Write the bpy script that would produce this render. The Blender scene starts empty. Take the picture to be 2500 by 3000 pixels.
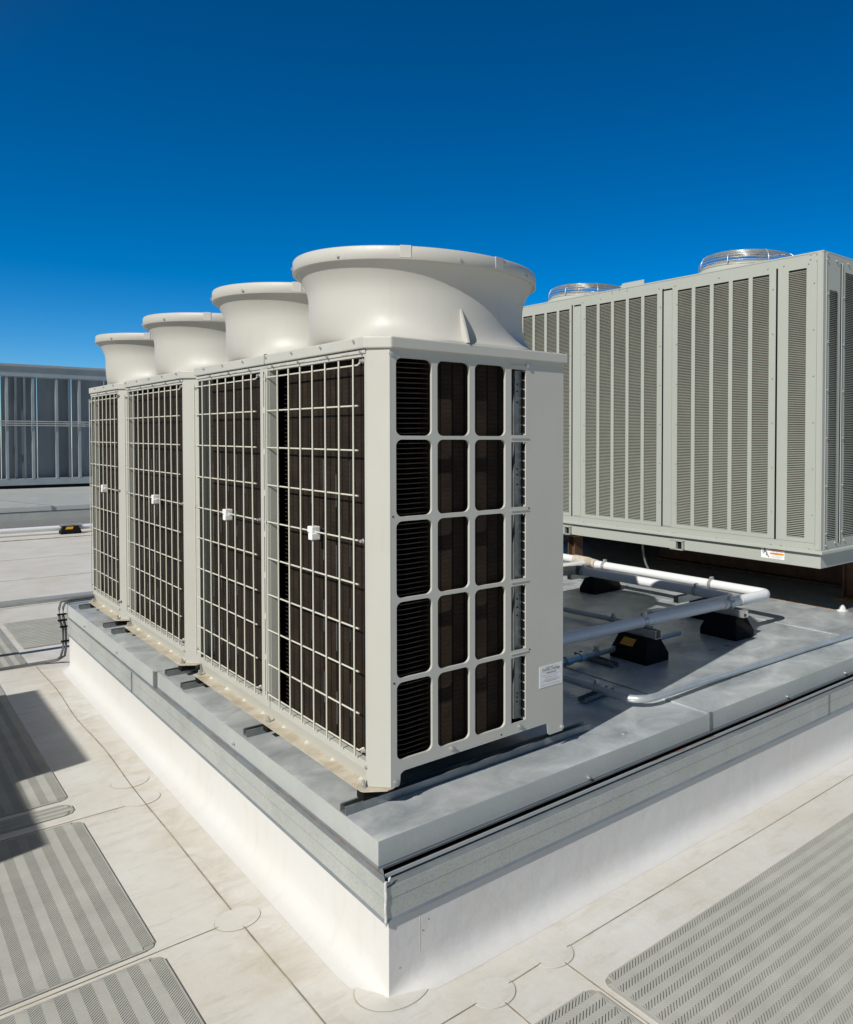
import bpy, bmesh, math, random
from mathutils import Vector, Matrix
random.seed(7)
R = math.radians
sc = bpy.context.scene
col = sc.collection

# ---------------------------------------------------------------- camera, sky, sun, exposure
cam_d = bpy.data.cameras.new("Camera")
cam = bpy.data.objects.new("Camera", cam_d)
col.objects.link(cam)
yaw, pit, rol = R(-45.4128), R(-1.3197), R(0.245)
f_ = Vector((math.sin(-yaw) * math.cos(pit), math.cos(yaw) * math.cos(pit), math.sin(pit)))
r_ = f_.cross(Vector((0, 0, 1))).normalized()
u_ = r_.cross(f_)
r2_ = r_ * math.cos(rol) + u_ * math.sin(rol)
u2_ = -r_ * math.sin(rol) + u_ * math.cos(rol)
m = Matrix((r2_, u2_, -f_)).transposed().to_4x4()
m.translation = Vector((-1.1312, -2.2509, 1.0998))
cam.matrix_world = m
cam_d.sensor_fit = 'VERTICAL'
cam_d.sensor_height = 36.0
cam_d.lens = 2292.36 / 3000 * 36.0
cam_d.shift_x = -629.45 / 3000
cam_d.shift_y = -165.73 / 3000
cam_d.clip_start = 0.05
cam_d.clip_end = 2000
sc.camera = cam

SUN_AZ = R(13.8)      # direction the light travels, from +X towards +Y
SUN_EL = R(38.3)
world = bpy.data.worlds.new("World")
sc.world = world
world.use_nodes = True
wn, wl = world.node_tree.nodes, world.node_tree.links
wn.clear()
sky = wn.new('ShaderNodeTexSky')
sky.sky_type = 'NISHITA'
sky.sun_disc = False
sky.sun_elevation = SUN_EL
to_sun = Vector((-math.cos(SUN_AZ) * math.cos(SUN_EL), -math.sin(SUN_AZ) * math.cos(SUN_EL), math.sin(SUN_EL)))
sky.sun_rotation = math.atan2(to_sun.x, to_sun.y)
sky.altitude = 2500
sky.air_density = 1.0
sky.dust_density = 0.0
sky.ozone_density = 6.0
hs = wn.new('ShaderNodeHueSaturation')      # the polarising filter's deeper blue, for every ray alike
hs.inputs['Hue'].default_value = 0.494
hs.inputs['Saturation'].default_value = 1.24
hs.inputs['Value'].default_value = 0.665
bg = wn.new('ShaderNodeBackground')
bg.inputs['Strength'].default_value = 0.1
wo = wn.new('ShaderNodeOutputWorld')
gm = wn.new('ShaderNodeGamma'); gm.inputs[1].default_value = 1.25
wl.new(sky.outputs[0], gm.inputs[0])
wl.new(gm.outputs[0], hs.inputs['Color'])
tcw = wn.new('ShaderNodeTexCoord')           # sky colour desaturated and dimmed towards the unseen sun, cutting blue ambient light
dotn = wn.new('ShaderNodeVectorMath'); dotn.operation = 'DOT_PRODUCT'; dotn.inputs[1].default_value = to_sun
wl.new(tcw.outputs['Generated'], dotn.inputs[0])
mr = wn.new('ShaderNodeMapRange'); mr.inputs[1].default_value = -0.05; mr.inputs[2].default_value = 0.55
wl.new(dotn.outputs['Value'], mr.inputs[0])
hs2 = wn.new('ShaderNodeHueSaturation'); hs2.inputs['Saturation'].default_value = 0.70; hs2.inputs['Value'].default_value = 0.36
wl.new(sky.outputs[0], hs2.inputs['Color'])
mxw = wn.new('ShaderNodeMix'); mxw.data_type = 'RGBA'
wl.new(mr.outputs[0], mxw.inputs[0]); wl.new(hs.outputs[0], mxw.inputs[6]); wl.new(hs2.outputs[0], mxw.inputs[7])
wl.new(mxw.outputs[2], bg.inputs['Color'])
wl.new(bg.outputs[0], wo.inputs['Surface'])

sun_d = bpy.data.lights.new("Sun", 'SUN')
sun_d.energy = 4.7
sun_d.angle = R(0.5)
sun_d.color = (1.0, 0.962, 0.895)
sun = bpy.data.objects.new("Sun", sun_d)
sun.rotation_euler = to_sun.to_track_quat('Z', 'Y').to_euler()
sun.location = (-20, -5, 20)
col.objects.link(sun)

sc.view_settings.view_transform = 'Standard'
sc.view_settings.look = 'None'
sc.view_settings.exposure = 0.0
sc.view_settings.gamma = 1.0

# ---------------------------------------------------------------- materials
def nodes_of(name):
    m = bpy.data.materials.new(name)
    m.use_nodes = True
    nt = m.node_tree
    return m, nt, nt.nodes, nt.links, nt.nodes['Principled BSDF']

def lin(c):
    return (c[0], c[1], c[2], 1.0)

def ramp(ns, stops, interp='LINEAR'):
    n = ns.new('ShaderNodeValToRGB')
    n.color_ramp.interpolation = interp
    el = n.color_ramp.elements
    while len(el) > 1: el.remove(el[-1])
    el[0].position = stops[0][0]; el[0].color = lin(stops[0][1])
    for p, c in stops[1:]:
        e = el.new(p); e.color = lin(c)
    return n

def noise(ns, ls, scale, detail=4, rough=0.55, vec=None, dist=0.0):
    n = ns.new('ShaderNodeTexNoise')
    n.inputs['Scale'].default_value = scale
    n.inputs['Detail'].default_value = detail
    n.inputs['Roughness'].default_value = rough
    n.inputs['Distortion'].default_value = dist
    if vec is not None: ls.new(vec, n.inputs['Vector'])
    return n

def coords(ns, ls, scale=(1, 1, 1), kind='Object'):
    tc = ns.new('ShaderNodeTexCoord')
    mp = ns.new('ShaderNodeMapping')
    mp.inputs['Scale'].default_value = scale
    ls.new(tc.outputs[kind], mp.inputs['Vector'])
    return mp.outputs[0]

def mixc(ns, ls, fac, a, b, mode='MIX'):
    n = ns.new('ShaderNodeMix')
    n.data_type = 'RGBA'; n.blend_type = mode
    for key, v in (('Factor', fac), ('A', a), ('B', b)):
        sock = {'Factor': n.inputs[0], 'A': n.inputs[6], 'B': n.inputs[7]}[key]
        if isinstance(v, (int, float)): sock.default_value = v
        elif isinstance(v, tuple): sock.default_value = lin(v)
        else: ls.new(v, sock)
    return n.outputs[2]

def bump(ns, ls, h, strength, dist, bsdf):
    b = ns.new('ShaderNodeBump')
    b.inputs['Strength'].default_value = strength
    b.inputs['Distance'].default_value = dist
    ls.new(h, b.inputs['Height'])
    ls.new(b.outputs[0], bsdf.inputs['Normal'])

def painted(name, c, rough=0.42, dirt=0.12, scale=3.0, spec=0.5, dirtc=(0.30, 0.27, 0.21), peel=0.15):
    m, nt, ns, ls, b = nodes_of(name)
    v = coords(ns, ls)
    n1 = noise(ns, ls, scale, 5, 0.6, v)
    r1 = ramp(ns, [(0.35, (0, 0, 0)), (0.75, (1, 1, 1))])
    ls.new(n1.outputs[0], r1.inputs[0])
    mul = ns.new('ShaderNodeMath'); mul.operation = 'MULTIPLY'; mul.inputs[1].default_value = dirt
    ls.new(r1.outputs[0], mul.inputs[0])
    c1 = mixc(ns, ls, mul.outputs[0], c, dirtc)
    vs_ = coords(ns, ls, (22.0, 22.0, 1.3))
    ns_ = noise(ns, ls, 1.6, 6, 0.7, vs_)
    rs_ = ramp(ns, [(0.56, (0, 0, 0)), (0.80, (1, 1, 1))]); ls.new(ns_.outputs[0], rs_.inputs[0])
    m3 = ns.new('ShaderNodeMath'); m3.operation = 'MULTIPLY'; m3.inputs[1].default_value = dirt * 1.2
    ls.new(rs_.outputs[0], m3.inputs[0])
    ls.new(mixc(ns, ls, m3.outputs[0], c1, dirtc), b.inputs['Base Color'])
    n2 = noise(ns, ls, 9.0, 3, 0.6, v)
    r2 = ramp(ns, [(0.3, (rough - 0.06,) * 3), (0.7, (rough + 0.1,) * 3)])
    ls.new(n2.outputs[0], r2.inputs[0]); ls.new(r2.outputs[0], b.inputs['Roughness'])
    n3 = noise(ns, ls, 2.4, 2, 0.5, v)
    bump(ns, ls, n3.outputs[0], 0.16, 0.012, b)
    b.inputs['Specular IOR Level'].default_value = spec
    return m

def galv(name, ca, cb, metallic=0.6, rough=0.42, scale=5.0, rust=0.0, speck=0.0, stretch=(1, 1, 1), scuff=0.0):
    m, nt, ns, ls, b = nodes_of(name)
    v = coords(ns, ls, stretch)
    n1 = noise(ns, ls, scale, 8, 0.62, v, 0.6)
    r1 = ramp(ns, [(0.32, ca), (0.55, tuple((x + y) / 2 for x, y in zip(ca, cb))), (0.72, cb)])
    ls.new(n1.outputs[0], r1.inputs[0])
    c = r1.outputs[0]
    vo = ns.new('ShaderNodeTexVoronoi'); vo.inputs['Scale'].default_value = 90.0
    ls.new(v, vo.inputs['Vector'])
    c = mixc(ns, ls, 0.035, c, vo.outputs['Color'], 'OVERLAY')
    if speck:
        n4 = noise(ns, ls, 130.0, 3, 0.7, v)
        r4 = ramp(ns, [(0.50, (0, 0, 0)), (0.62, (1, 1, 1))])
        ls.new(n4.outputs[0], r4.inputs[0])
        mu = ns.new('ShaderNodeMath'); mu.operation = 'MULTIPLY'; mu.inputs[1].default_value = speck
        ls.new(r4.outputs[0], mu.inputs[0])
        c = mixc(ns, ls, mu.outputs[0], c, (0.12, 0.11, 0.09))
    if rust:
        n5 = noise(ns, ls, 2.3, 6, 0.7, v, 0.3)
        r5 = ramp(ns, [(0.60, (0, 0, 0)), (0.74, (1, 1, 1))])
        ls.new(n5.outputs[0], r5.inputs[0])
        mu = ns.new('ShaderNodeMath'); mu.operation = 'MULTIPLY'; mu.inputs[1].default_value = rust
        ls.new(r5.outputs[0], mu.inputs[0])
        c = mixc(ns, ls, mu.outputs[0], c, (0.36, 0.22, 0.11))
    if scuff:
        vs_ = coords(ns, ls, (3.0, 11.0, 3.0))
        n6 = noise(ns, ls, 4.2, 10, 0.82, vs_, 1.6)
        r6 = ramp(ns, [(0.60, (0, 0, 0)), (0.67, (1, 1, 1))])
        ls.new(n6.outputs[0], r6.inputs[0])
        mu = ns.new('ShaderNodeMath'); mu.operation = 'MULTIPLY'; mu.inputs[1].default_value = scuff
        ls.new(r6.outputs[0], mu.inputs[0])
        c = mixc(ns, ls, mu.outputs[0], c, (0.60, 0.61, 0.58))
    ls.new(c, b.inputs['Base Color'])
    b.inputs['Metallic'].default_value = metallic
    n2 = noise(ns, ls, scale * 2.3, 5, 0.6, v)
    r2 = ramp(ns, [(0.3, (rough - 0.1,) * 3), (0.7, (rough + 0.14,) * 3)])
    ls.new(n2.outputs[0], r2.inputs[0]); ls.new(r2.outputs[0], b.inputs['Roughness'])
    n3 = noise(ns, ls, 2.2, 3, 0.5, v)
    bump(ns, ls, n3.outputs[0], 0.25, 0.012, b)
    return m

def plain(name, c, rough=0.5, metallic=0.0, spec=0.5, nscale=40.0, var=0.15):
    m, nt, ns, ls, b = nodes_of(name)
    v = coords(ns, ls)
    n1 = noise(ns, ls, nscale, 4, 0.6, v)
    lo = tuple(x * (1 - var) for x in c); hi = tuple(min(1, x * (1 + var)) for x in c)
    r1 = ramp(ns, [(0.3, lo), (0.7, hi)])
    ls.new(n1.outputs[0], r1.inputs[0]); ls.new(r1.outputs[0], b.inputs['Base Color'])
    b.inputs['Roughness'].default_value = rough
    b.inputs['Metallic'].default_value = metallic
    b.inputs['Specular IOR Level'].default_value = spec
    return m

def membrane(name, c=(0.665, 0.66, 0.63), stain=0.5, near=False):
    m, nt, ns, ls, b = nodes_of(name)
    v = coords(ns, ls)
    n1 = noise(ns, ls, 1.7, 8, 0.66, v, 0.4)
    r1 = ramp(ns, [(0.36, (0, 0, 0)), (0.70, (1, 1, 1))]); ls.new(n1.outputs[0], r1.inputs[0])
    mu = ns.new('ShaderNodeMath'); mu.operation = 'MULTIPLY'; mu.inputs[1].default_value = stain
    ls.new(r1.outputs[0], mu.inputs[0])
    cc = mixc(ns, ls, mu.outputs[0], c, (0.57, 0.53, 0.45))
    v2 = coords(ns, ls, (1, 3.5, 1))
    n2 = noise(ns, ls, 5.5, 8, 0.72, v2, 0.5)
    r2 = ramp(ns, [(0.52, (0, 0, 0)), (0.74, (1, 1, 1))]); ls.new(n2.outputs[0], r2.inputs[0])
    mu2 = ns.new('ShaderNodeMath'); mu2.operation = 'MULTIPLY'; mu2.inputs[1].default_value = stain * 0.7
    ls.new(r2.outputs[0], mu2.inputs[0])
    cc = mixc(ns, ls, mu2.outputs[0], cc, (0.44, 0.40, 0.32))
    n3 = noise(ns, ls, 3.1, 6, 0.7, v, 0.3)
    r3 = ramp(ns, [(0.62, (0, 0, 0)), (0.76, (1, 1, 1))]); ls.new(n3.outputs[0], r3.inputs[0])
    mu3 = ns.new('ShaderNodeMath'); mu3.operation = 'MULTIPLY'; mu3.inputs[1].default_value = stain * 0.5
    ls.new(r3.outputs[0], mu3.inputs[0])
    cc = mixc(ns, ls, mu3.outputs[0], cc, (0.60, 0.47, 0.30))
    n4 = noise(ns, ls, 60.0, 3, 0.8, v)
    r4 = ramp(ns, [(0.70, (0, 0, 0)), (0.76, (1, 1, 1))]); ls.new(n4.outputs[0], r4.inputs[0])
    mu4 = ns.new('ShaderNodeMath'); mu4.operation = 'MULTIPLY'; mu4.inputs[1].default_value = stain * 0.5
    ls.new(r4.outputs[0], mu4.inputs[0])
    cc = mixc(ns, ls, mu4.outputs[0], cc, (0.33, 0.29, 0.22))
    if near:     # dirt left by ponding water along the foot of the curb (x about -0.2)
        sp = ns.new('ShaderNodeSeparateXYZ'); tcx = ns.new('ShaderNodeTexCoord'); ls.new(tcx.outputs['Object'], sp.inputs[0])
        nb = noise(ns, ls, 2.6, 4, 0.6, v)
        ad = ns.new('ShaderNodeMath'); ad.operation = 'MULTIPLY_ADD'; ad.inputs[1].default_value = 0.22; ls.new(nb.outputs[0], ad.inputs[0]); ls.new(sp.outputs[0], ad.inputs[2])
        rb = ramp(ns, [(0.0, (0, 0, 0)), (0.40, (1, 1, 1)), (0.55, (1, 1, 1)), (0.9, (0, 0, 0))])
        mr = ns.new('ShaderNodeMapRange'); mr.inputs[1].default_value = -0.26; mr.inputs[2].default_value = 0.02
        ls.new(ad.outputs[0], mr.inputs[0]); ls.new(mr.outputs[0], rb.inputs[0])
        n7 = noise(ns, ls, 7.0, 8, 0.75, v, 0.8)
        r7 = ramp(ns, [(0.40, (0, 0, 0)), (0.68, (1, 1, 1))]); ls.new(n7.outputs[0], r7.inputs[0])
        m7 = ns.new('ShaderNodeMath'); m7.operation = 'MULTIPLY'; ls.new(rb.outputs[0], m7.inputs[0]); ls.new(r7.outputs[0], m7.inputs[1])
        m8 = ns.new('ShaderNodeMath'); m8.operation = 'MULTIPLY'; m8.inputs[1].default_value = 0.75; ls.new(m7.outputs[0], m8.inputs[0])
        cc = mixc(ns, ls, m8.outputs[0], cc, (0.47, 0.425, 0.335))
    ls.new(cc, b.inputs['Base Color'])
    b.inputs['Roughness'].default_value = 0.5
    b.inputs['Specular IOR Level'].default_value = 0.35
    n5 = noise(ns, ls, 4.0, 5, 0.6, v)
    bump(ns, ls, n5.outputs[0], 0.3, 0.02, b)
    return m

def coil_mat():
    m, nt, ns, ls, b = nodes_of('coil_fins')
    tc = ns.new('ShaderNodeTexCoord')
    sp = ns.new('ShaderNodeSeparateXYZ'); ls.new(tc.outputs['Object'], sp.inputs[0])
    def stripes(sock, pitch, width):
        d = ns.new('ShaderNodeMath'); d.operation = 'DIVIDE'; d.inputs[1].default_value = pitch; ls.new(sock, d.inputs[0])
        f = ns.new('ShaderNodeMath'); f.operation = 'FRACT'; ls.new(d.outputs[0], f.inputs[0])
        l = ns.new('ShaderNodeMath'); l.operation = 'LESS_THAN'; l.inputs[1].default_value = width; ls.new(f.outputs[0], l.inputs[0])
        return l.outputs[0]
    ad = ns.new('ShaderNodeMath'); ad.operation = 'ADD'; ls.new(sp.outputs[0], ad.inputs[0]); ls.new(sp.outputs[1], ad.inputs[1])
    n1 = noise(ns, ls, 14, 5, 0.6, tc.outputs['Object'])
    r1 = ramp(ns, [(0.3, (0.015, 0.0100, 0.0070)), (0.7, (0.031, 0.0215, 0.0150))])
    ls.new(n1.outputs[0], r1.inputs[0])
    c = mixc(ns, ls, stripes(ad.outputs[0], 0.046, 0.15), r1.outputs[0], (0.004, 0.0035, 0.003))
    c2 = mixc(ns, ls, stripes(sp.outputs[2], 0.0161, 0.14), c, (0.013, 0.011, 0.009))
    n2 = noise(ns, ls, 260, 2, 0.7, tc.outputs['Object'])
    r2 = ramp(ns, [(0.74, (0, 0, 0)), (0.78, (1, 1, 1))]); ls.new(n2.outputs[0], r2.inputs[0])
    c3 = mixc(ns, ls, r2.outputs[0], c2, (0.20, 0.17, 0.14))
    ls.new(c3, b.inputs['Base Color'])
    b.inputs['Roughness'].default_value = 0.6
    b.inputs['Specular IOR Level'].default_value = 0.08
    return m

M = {}
M['beige'] = painted('beige_cabinet_paint', (0.475, 0.478, 0.435), 0.45, 0.14)
M['flange'] = painted('stained_beige_flange', (0.54, 0.50, 0.41), 0.5, 0.85, 11.0, dirtc=(0.30, 0.23, 0.14))
M['bell'] = painted('beige_fan_shroud_plastic', (0.475, 0.47, 0.435), 0.46, 0.16, 2.0, 0.45, peel=0.05)
M['wire'] = painted('grille_wire_coating', (0.60, 0.60, 0.51), 0.35, 0.04)
M['green'] = painted('grey_green_cabinet_paint', (0.385, 0.408, 0.37), 0.5, 0.10, 1.5)
M['greenlouver'] = painted('grey_green_louver_paint', (0.36, 0.39, 0.345), 0.5, 0.12, 2.5)
M['pan'] = galv('weathered_galvanised_pan', (0.33, 0.365, 0.38), (0.74, 0.775, 0.775), 0.30, 0.36, 4.2, 0.45, scuff=0.8)
M['fascia'] = galv('galvanised_fascia', (0.44, 0.465, 0.455), (0.53, 0.555, 0.535), 0.22, 0.5, 2.0, 0.06)
M['skirt'] = galv('speckled_galvanised_skirt', (0.39, 0.415, 0.40), (0.50, 0.52, 0.50), 0.2, 0.45, 4.0, 0.04, 0.22)
M['ledge'] = galv('dull_galvanised_ledge', (0.20, 0.225, 0.24), (0.29, 0.315, 0.33), 0.35, 0.45, 6.0, 0.3)
M['strut'] = galv('galvanised_channel', (0.20, 0.22, 0.22), (0.33, 0.35, 0.35), 0.55, 0.45, 12.0)
M['zinc'] = galv('bright_zinc', (0.48, 0.48, 0.46), (0.60, 0.60, 0.57), 0.6, 0.34, 10.0)
M['conduit'] = galv('galvanised_conduit', (0.46, 0.49, 0.50), (0.58, 0.61, 0.61), 0.5, 0.36, 8.0)
M['screen'] = galv('galvanised_screen_frame', (0.30, 0.34, 0.36), (0.40, 0.44, 0.46), 0.4, 0.5, 2.0)
M['sheet'] = galv('grey_screen_sheet', (0.19, 0.22, 0.24), (0.28, 0.31, 0.33), 0.3, 0.55, 1.0, stretch=(4, 1, .4))
M['roof'] = membrane('white_roof_membrane', stain=0.85, near=True)
M['base'] = membrane('white_curb_membrane', (0.61, 0.61, 0.60), 0.30)
M['patch'] = membrane('round_patch_membrane', (0.63, 0.62, 0.58), 0.75)
M['seamdirt'] = plain('seam_edge_dirt', (0.30, 0.26, 0.19), 0.9, 0, 0.2, 9.0, 0.5)
M['padtop'] = plain('walkway_pad_tread', (0.41, 0.41, 0.375), 0.75, 0, 0.3, 6.0, 0.10)
M['padlow'] = plain('walkway_pad_groove', (0.325, 0.32, 0.28), 0.85, 0, 0.2, 6.0, 0.15)
M['padedge'] = plain('walkway_pad_edge', (0.39, 0.39, 0.355), 0.8, 0, 0.2, 5.0, 0.15)
M['coil'] = coil_mat()
M['black'] = plain('dark_interior', (0.008, 0.008, 0.008), 0.8, 0, 0.1)
M['finpack'] = plain('condenser_fin_pack', (0.075, 0.066, 0.048), 0.6, 0, 0.3, 5.0, 0.35)
M['tube'] = plain('dark_coil_tube', (0.07, 0.055, 0.045), 0.35, 0.5, 0.5)
M['rubber'] = plain('black_rubber', (0.006, 0.006, 0.006), 0.85, 0, 0.2, 90.0, 0.5)
M['yellow'] = plain('amber_reflector_sticker', (0.62, 0.30, 0.02), 0.45, 0, 0.5, 20, 0.05)
M['pipe'] = painted('white_pipe_jacket', (0.72, 0.735, 0.75), 0.30, 0.06, 4.0, 0.5, peel=0.0)
M['sleeve'] = plain('clear_beige_pipe_sleeve', (0.52, 0.46, 0.38), 0.45, 0, 0.5, 60, 0.2)
M['white'] = plain('white_plastic', (0.82, 0.83, 0.83), 0.4, 0, 0.5, 20, 0.03)
M['label'] = plain('white_label', (0.66, 0.68, 0.70), 0.45, 0, 0.4, 30, 0.03)
M['ink'] = plain('label_ink', (0.03, 0.03, 0.035), 0.6)
M['greyink'] = plain('label_grey_ink', (0.24, 0.25, 0.27), 0.6)
M['redink'] = plain('label_red_ink', (0.62, 0.13, 0.09), 0.6)
M['orange'] = plain('label_orange_ink', (0.72, 0.24, 0.03), 0.5, var=0.05)
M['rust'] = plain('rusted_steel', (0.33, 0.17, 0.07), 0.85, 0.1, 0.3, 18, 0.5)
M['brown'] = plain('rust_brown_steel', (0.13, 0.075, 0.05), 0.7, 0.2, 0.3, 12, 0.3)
M['cable'] = plain('grey_flexible_conduit', (0.10, 0.105, 0.11), 0.5, 0, 0.4)
M['putty'] = plain('grey_white_sealant', (0.56, 0.57, 0.55), 0.6, 0, 0.4, 70, 0.2)

# ---------------------------------------------------------------- mesh builder
class MB:
    def __init__(s): s.v = []; s.f = []; s.sm = []
    def add(s, vs, fs, smooth=False):
        n = len(s.v); s.v += [tuple(p) for p in vs]
        for f in fs: s.f.append([n + i for i in f]); s.sm.append(smooth)
        return s
    def box(s, x0, x1, y0, y1, z0, z1):
        vs = [(x, y, z) for x in (x0, x1) for y in (y0, y1) for z in (z0, z1)]
        return s.add(vs, [(0, 1, 3, 2), (4, 6, 7, 5), (0, 4, 5, 1), (2, 3, 7, 6), (0, 2, 6, 4), (1, 5, 7, 3)])
    def quad(s, a, b, c, d): return s.add([a, b, c, d], [(0, 1, 2, 3)])
    def prism(s, poly, axis, a, b, smooth=False):
        """extrude a 2-D polygon along axis; poly coords are the two other axes in order"""
        def P(p, t):
            if axis == 0: return (t, p[0], p[1])
            if axis == 1: return (p[0], t, p[1])
            return (p[0], p[1], t)
        n = len(poly)
        vs = [P(p, a) for p in poly] + [P(p, b) for p in poly]
        fs = [tuple(range(n)), tuple(range(2 * n - 1, n - 1, -1))]
        fs += [(i, (i + 1) % n, n + (i + 1) % n, n + i) for i in range(n)]
        return s.add(vs, fs, smooth)
    def tube(s, pts, r, n=10, caps=True, smooth=True):
        pts = [Vector(p) for p in pts]
        rings = []
        up = Vector((0, 0, 1))
        if abs((pts[-1] - pts[0]).normalized().z) > .8: up = Vector((1, .2, 0)).normalized()
        for i, p in enumerate(pts):
            if i == 0: t = pts[1] - p
            elif i == len(pts) - 1: t = p - pts[-2]
            else: t = (pts[i + 1] - p).normalized() + (p - pts[i - 1]).normalized()
            t.normalize()
            a = t.cross(up)
            if a.length < 1e-3: a = t.cross(Vector((1, 0, 0)))
            a.normalize(); b = a.cross(t)
            rings.append([p + (a * math.cos(2 * math.pi * k / n) + b * math.sin(2 * math.pi * k / n)) * r for k in range(n)])
        vs = [q for rg in rings for q in rg]
        fs = []
        for i in range(len(rings) - 1):
            for k in range(n):
                fs.append((i * n + k, i * n + (k + 1) % n, (i + 1) * n + (k + 1) % n, (i + 1) * n + k))
        s.add(vs, fs, smooth)
        if caps:
            s.add(rings[0], [tuple(range(n))[::-1]]); s.add(rings[-1], [tuple(range(n))])
        return s
    def cyl(s, p, q, r, n=12, smooth=True): return s.tube([p, q], r, n, True, smooth)
    def lathe(s, prof, c, n=48, smooth=True):
        vs = [(c[0] + r * math.cos(2 * math.pi * k / n), c[1] + r * math.sin(2 * math.pi * k / n), z) for r, z in prof for k in range(n)]
        fs = [(i * n + k, i * n + (k + 1) % n, (i + 1) * n + (k + 1) % n, (i + 1) * n + k) for i in range(len(prof) - 1) for k in range(n)]
        return s.add(vs, fs, smooth)
    def build(s, name, mat, parent=None, bevel=0.0, origin=None, recalc=True):
        me = bpy.data.meshes.new(name)
        off = Vector((0, 0, 0))
        if parent is not None:
            q = parent
            while q is not None: off += q.location; q = q.parent
        elif origin is not None: off = Vector(origin)
        else:
            xs = [p[0] for p in s.v]; ys = [p[1] for p in s.v]; zs = [p[2] for p in s.v]
            off = Vector(((min(xs) + max(xs)) / 2, (min(ys) + max(ys)) / 2, min(zs)))
        me.from_pydata([(p[0] - off.x, p[1] - off.y, p[2] - off.z) for p in s.v], [], s.f)
        me.polygons.foreach_set('use_smooth', s.sm)
        me.update()
        if recalc:
            bm = bmesh.new(); bm.from_mesh(me); bmesh.ops.recalc_face_normals(bm, faces=bm.faces); bm.to_mesh(me); bm.free()
        me.materials.append(mat)
        o = bpy.data.objects.new(name, me); col.objects.link(o)
        if parent is not None: o.parent = parent
        else: o.location = off
        if bevel:
            bv = o.modifiers.new('Bevel', 'BEVEL'); bv.width = bevel; bv.segments = 2; bv.limit_method = 'ANGLE'; bv.angle_limit = R(40)
        return o

def build_split(s, name, mat, parent=None, bevel=0.0, **k):
    """each connected piece becomes an object of its own"""
    par = list(range(len(s.v)))
    def find(a):
        while par[a] != a: par[a] = par[par[a]]; a = par[a]
        return a
    for f in s.f:
        for a in f[1:]: par[find(a)] = find(f[0])
    groups = {}
    for i, f in enumerate(s.f): groups.setdefault(find(f[0]), []).append(i)
    out = None
    for g in groups.values():
        m = MB(); idx = {}
        for i in g:
            f = []
            for a in s.f[i]:
                if a not in idx: idx[a] = len(m.v); m.v.append(s.v[a])
                f.append(idx[a])
            m.f.append(f); m.sm.append(s.sm[i])
        o = m.build(name, mat, parent, bevel, **k)
        out = out or o
    return out
MB.split = build_split

def thing(name, loc, label, cat, group=None):
    o = bpy.data.objects.new(name, None); col.objects.link(o)
    o.location = loc; o.empty_display_size = 0.1
    o['label'] = label; o['category'] = cat
    if group: o['group'] = group
    return o
def tag(o, label=None, cat=None, group=None, kind=None):
    if label: o['label'] = label
    if cat: o['category'] = cat
    if group: o['group'] = group
    if kind: o['kind'] = kind
    return o
def copy_tree(o, parent=None):
    c = o.copy(); col.objects.link(c); c.parent = parent
    for ch in list(o.children): copy_tree(ch, c)
    return c

def rrect(x0, x1, z0, z1, r, n=5):
    out = []
    for cx, cz, a0 in ((x1 - r, z1 - r, 0), (x0 + r, z1 - r, 90), (x0 + r, z0 + r, 180), (x1 - r, z0 + r, 270)):
        for k in range(n + 1):
            a = R(a0 + 90 * k / n); out.append((cx + r * math.cos(a), cz + r * math.sin(a)))
    return out

def plate(mb, outer, holes, mapf, thick):
    """flat plate with holes: 2-D curve fill, extruded; mapf(u, v, w) -> world"""
    cu = bpy.data.curves.new('tmp', 'CURVE'); cu.dimensions = '2D'; cu.fill_mode = 'BOTH'; cu.extrude = thick / 2
    for lp in [outer] + holes:
        sp = cu.splines.new('POLY'); sp.points.add(len(lp) - 1)
        for i, p in enumerate(lp): sp.points[i].co = (p[0], p[1], 0, 1)
        sp.use_cyclic_u = True
    ob = bpy.data.objects.new('tmp', cu); col.objects.link(ob)
    me = bpy.data.meshes.new_from_object(ob)
    mb.add([mapf(v.co.x, v.co.y, v.co.z) for v in me.vertices], [tuple(p.vertices) for p in me.polygons])
    bpy.data.objects.remove(ob); bpy.data.curves.remove(cu); bpy.data.meshes.remove(me)
    return mb

def ribbon_text(mb_map, text, x, z, size, mapf):
    cu = bpy.data.curves.new('txt', 'FONT'); cu.body = text; cu.size = size; cu.align_x = 'CENTER'
    ob = bpy.data.objects.new('txt', cu); col.objects.link(ob)
    me = bpy.data.meshes.new_from_object(ob)
    mb_map.add([mapf(x + v.co.x, z + v.co.y) for v in me.vertices], [tuple(p.vertices) for p in me.polygons])
    bpy.data.objects.remove(ob); bpy.data.curves.remove(cu); bpy.data.meshes.remove(me)

def fine_print(mb, x, z, width, size, mapf, seed=1):
    """a line of print too small to read in the photo: a row of short uneven strokes"""
    rng = random.Random(seed); t = -width / 2
    while t < width / 2:
        w = size * rng.uniform(.35, .8); h = size * rng.uniform(.5, .95)
        if rng.random() > .16:
            mb.add([mapf(x + t, z), mapf(x + t + w, z), mapf(x + t + w, z + h), mapf(x + t, z + h)], [(0, 1, 2, 3)])
        t += w + size * .25

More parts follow.
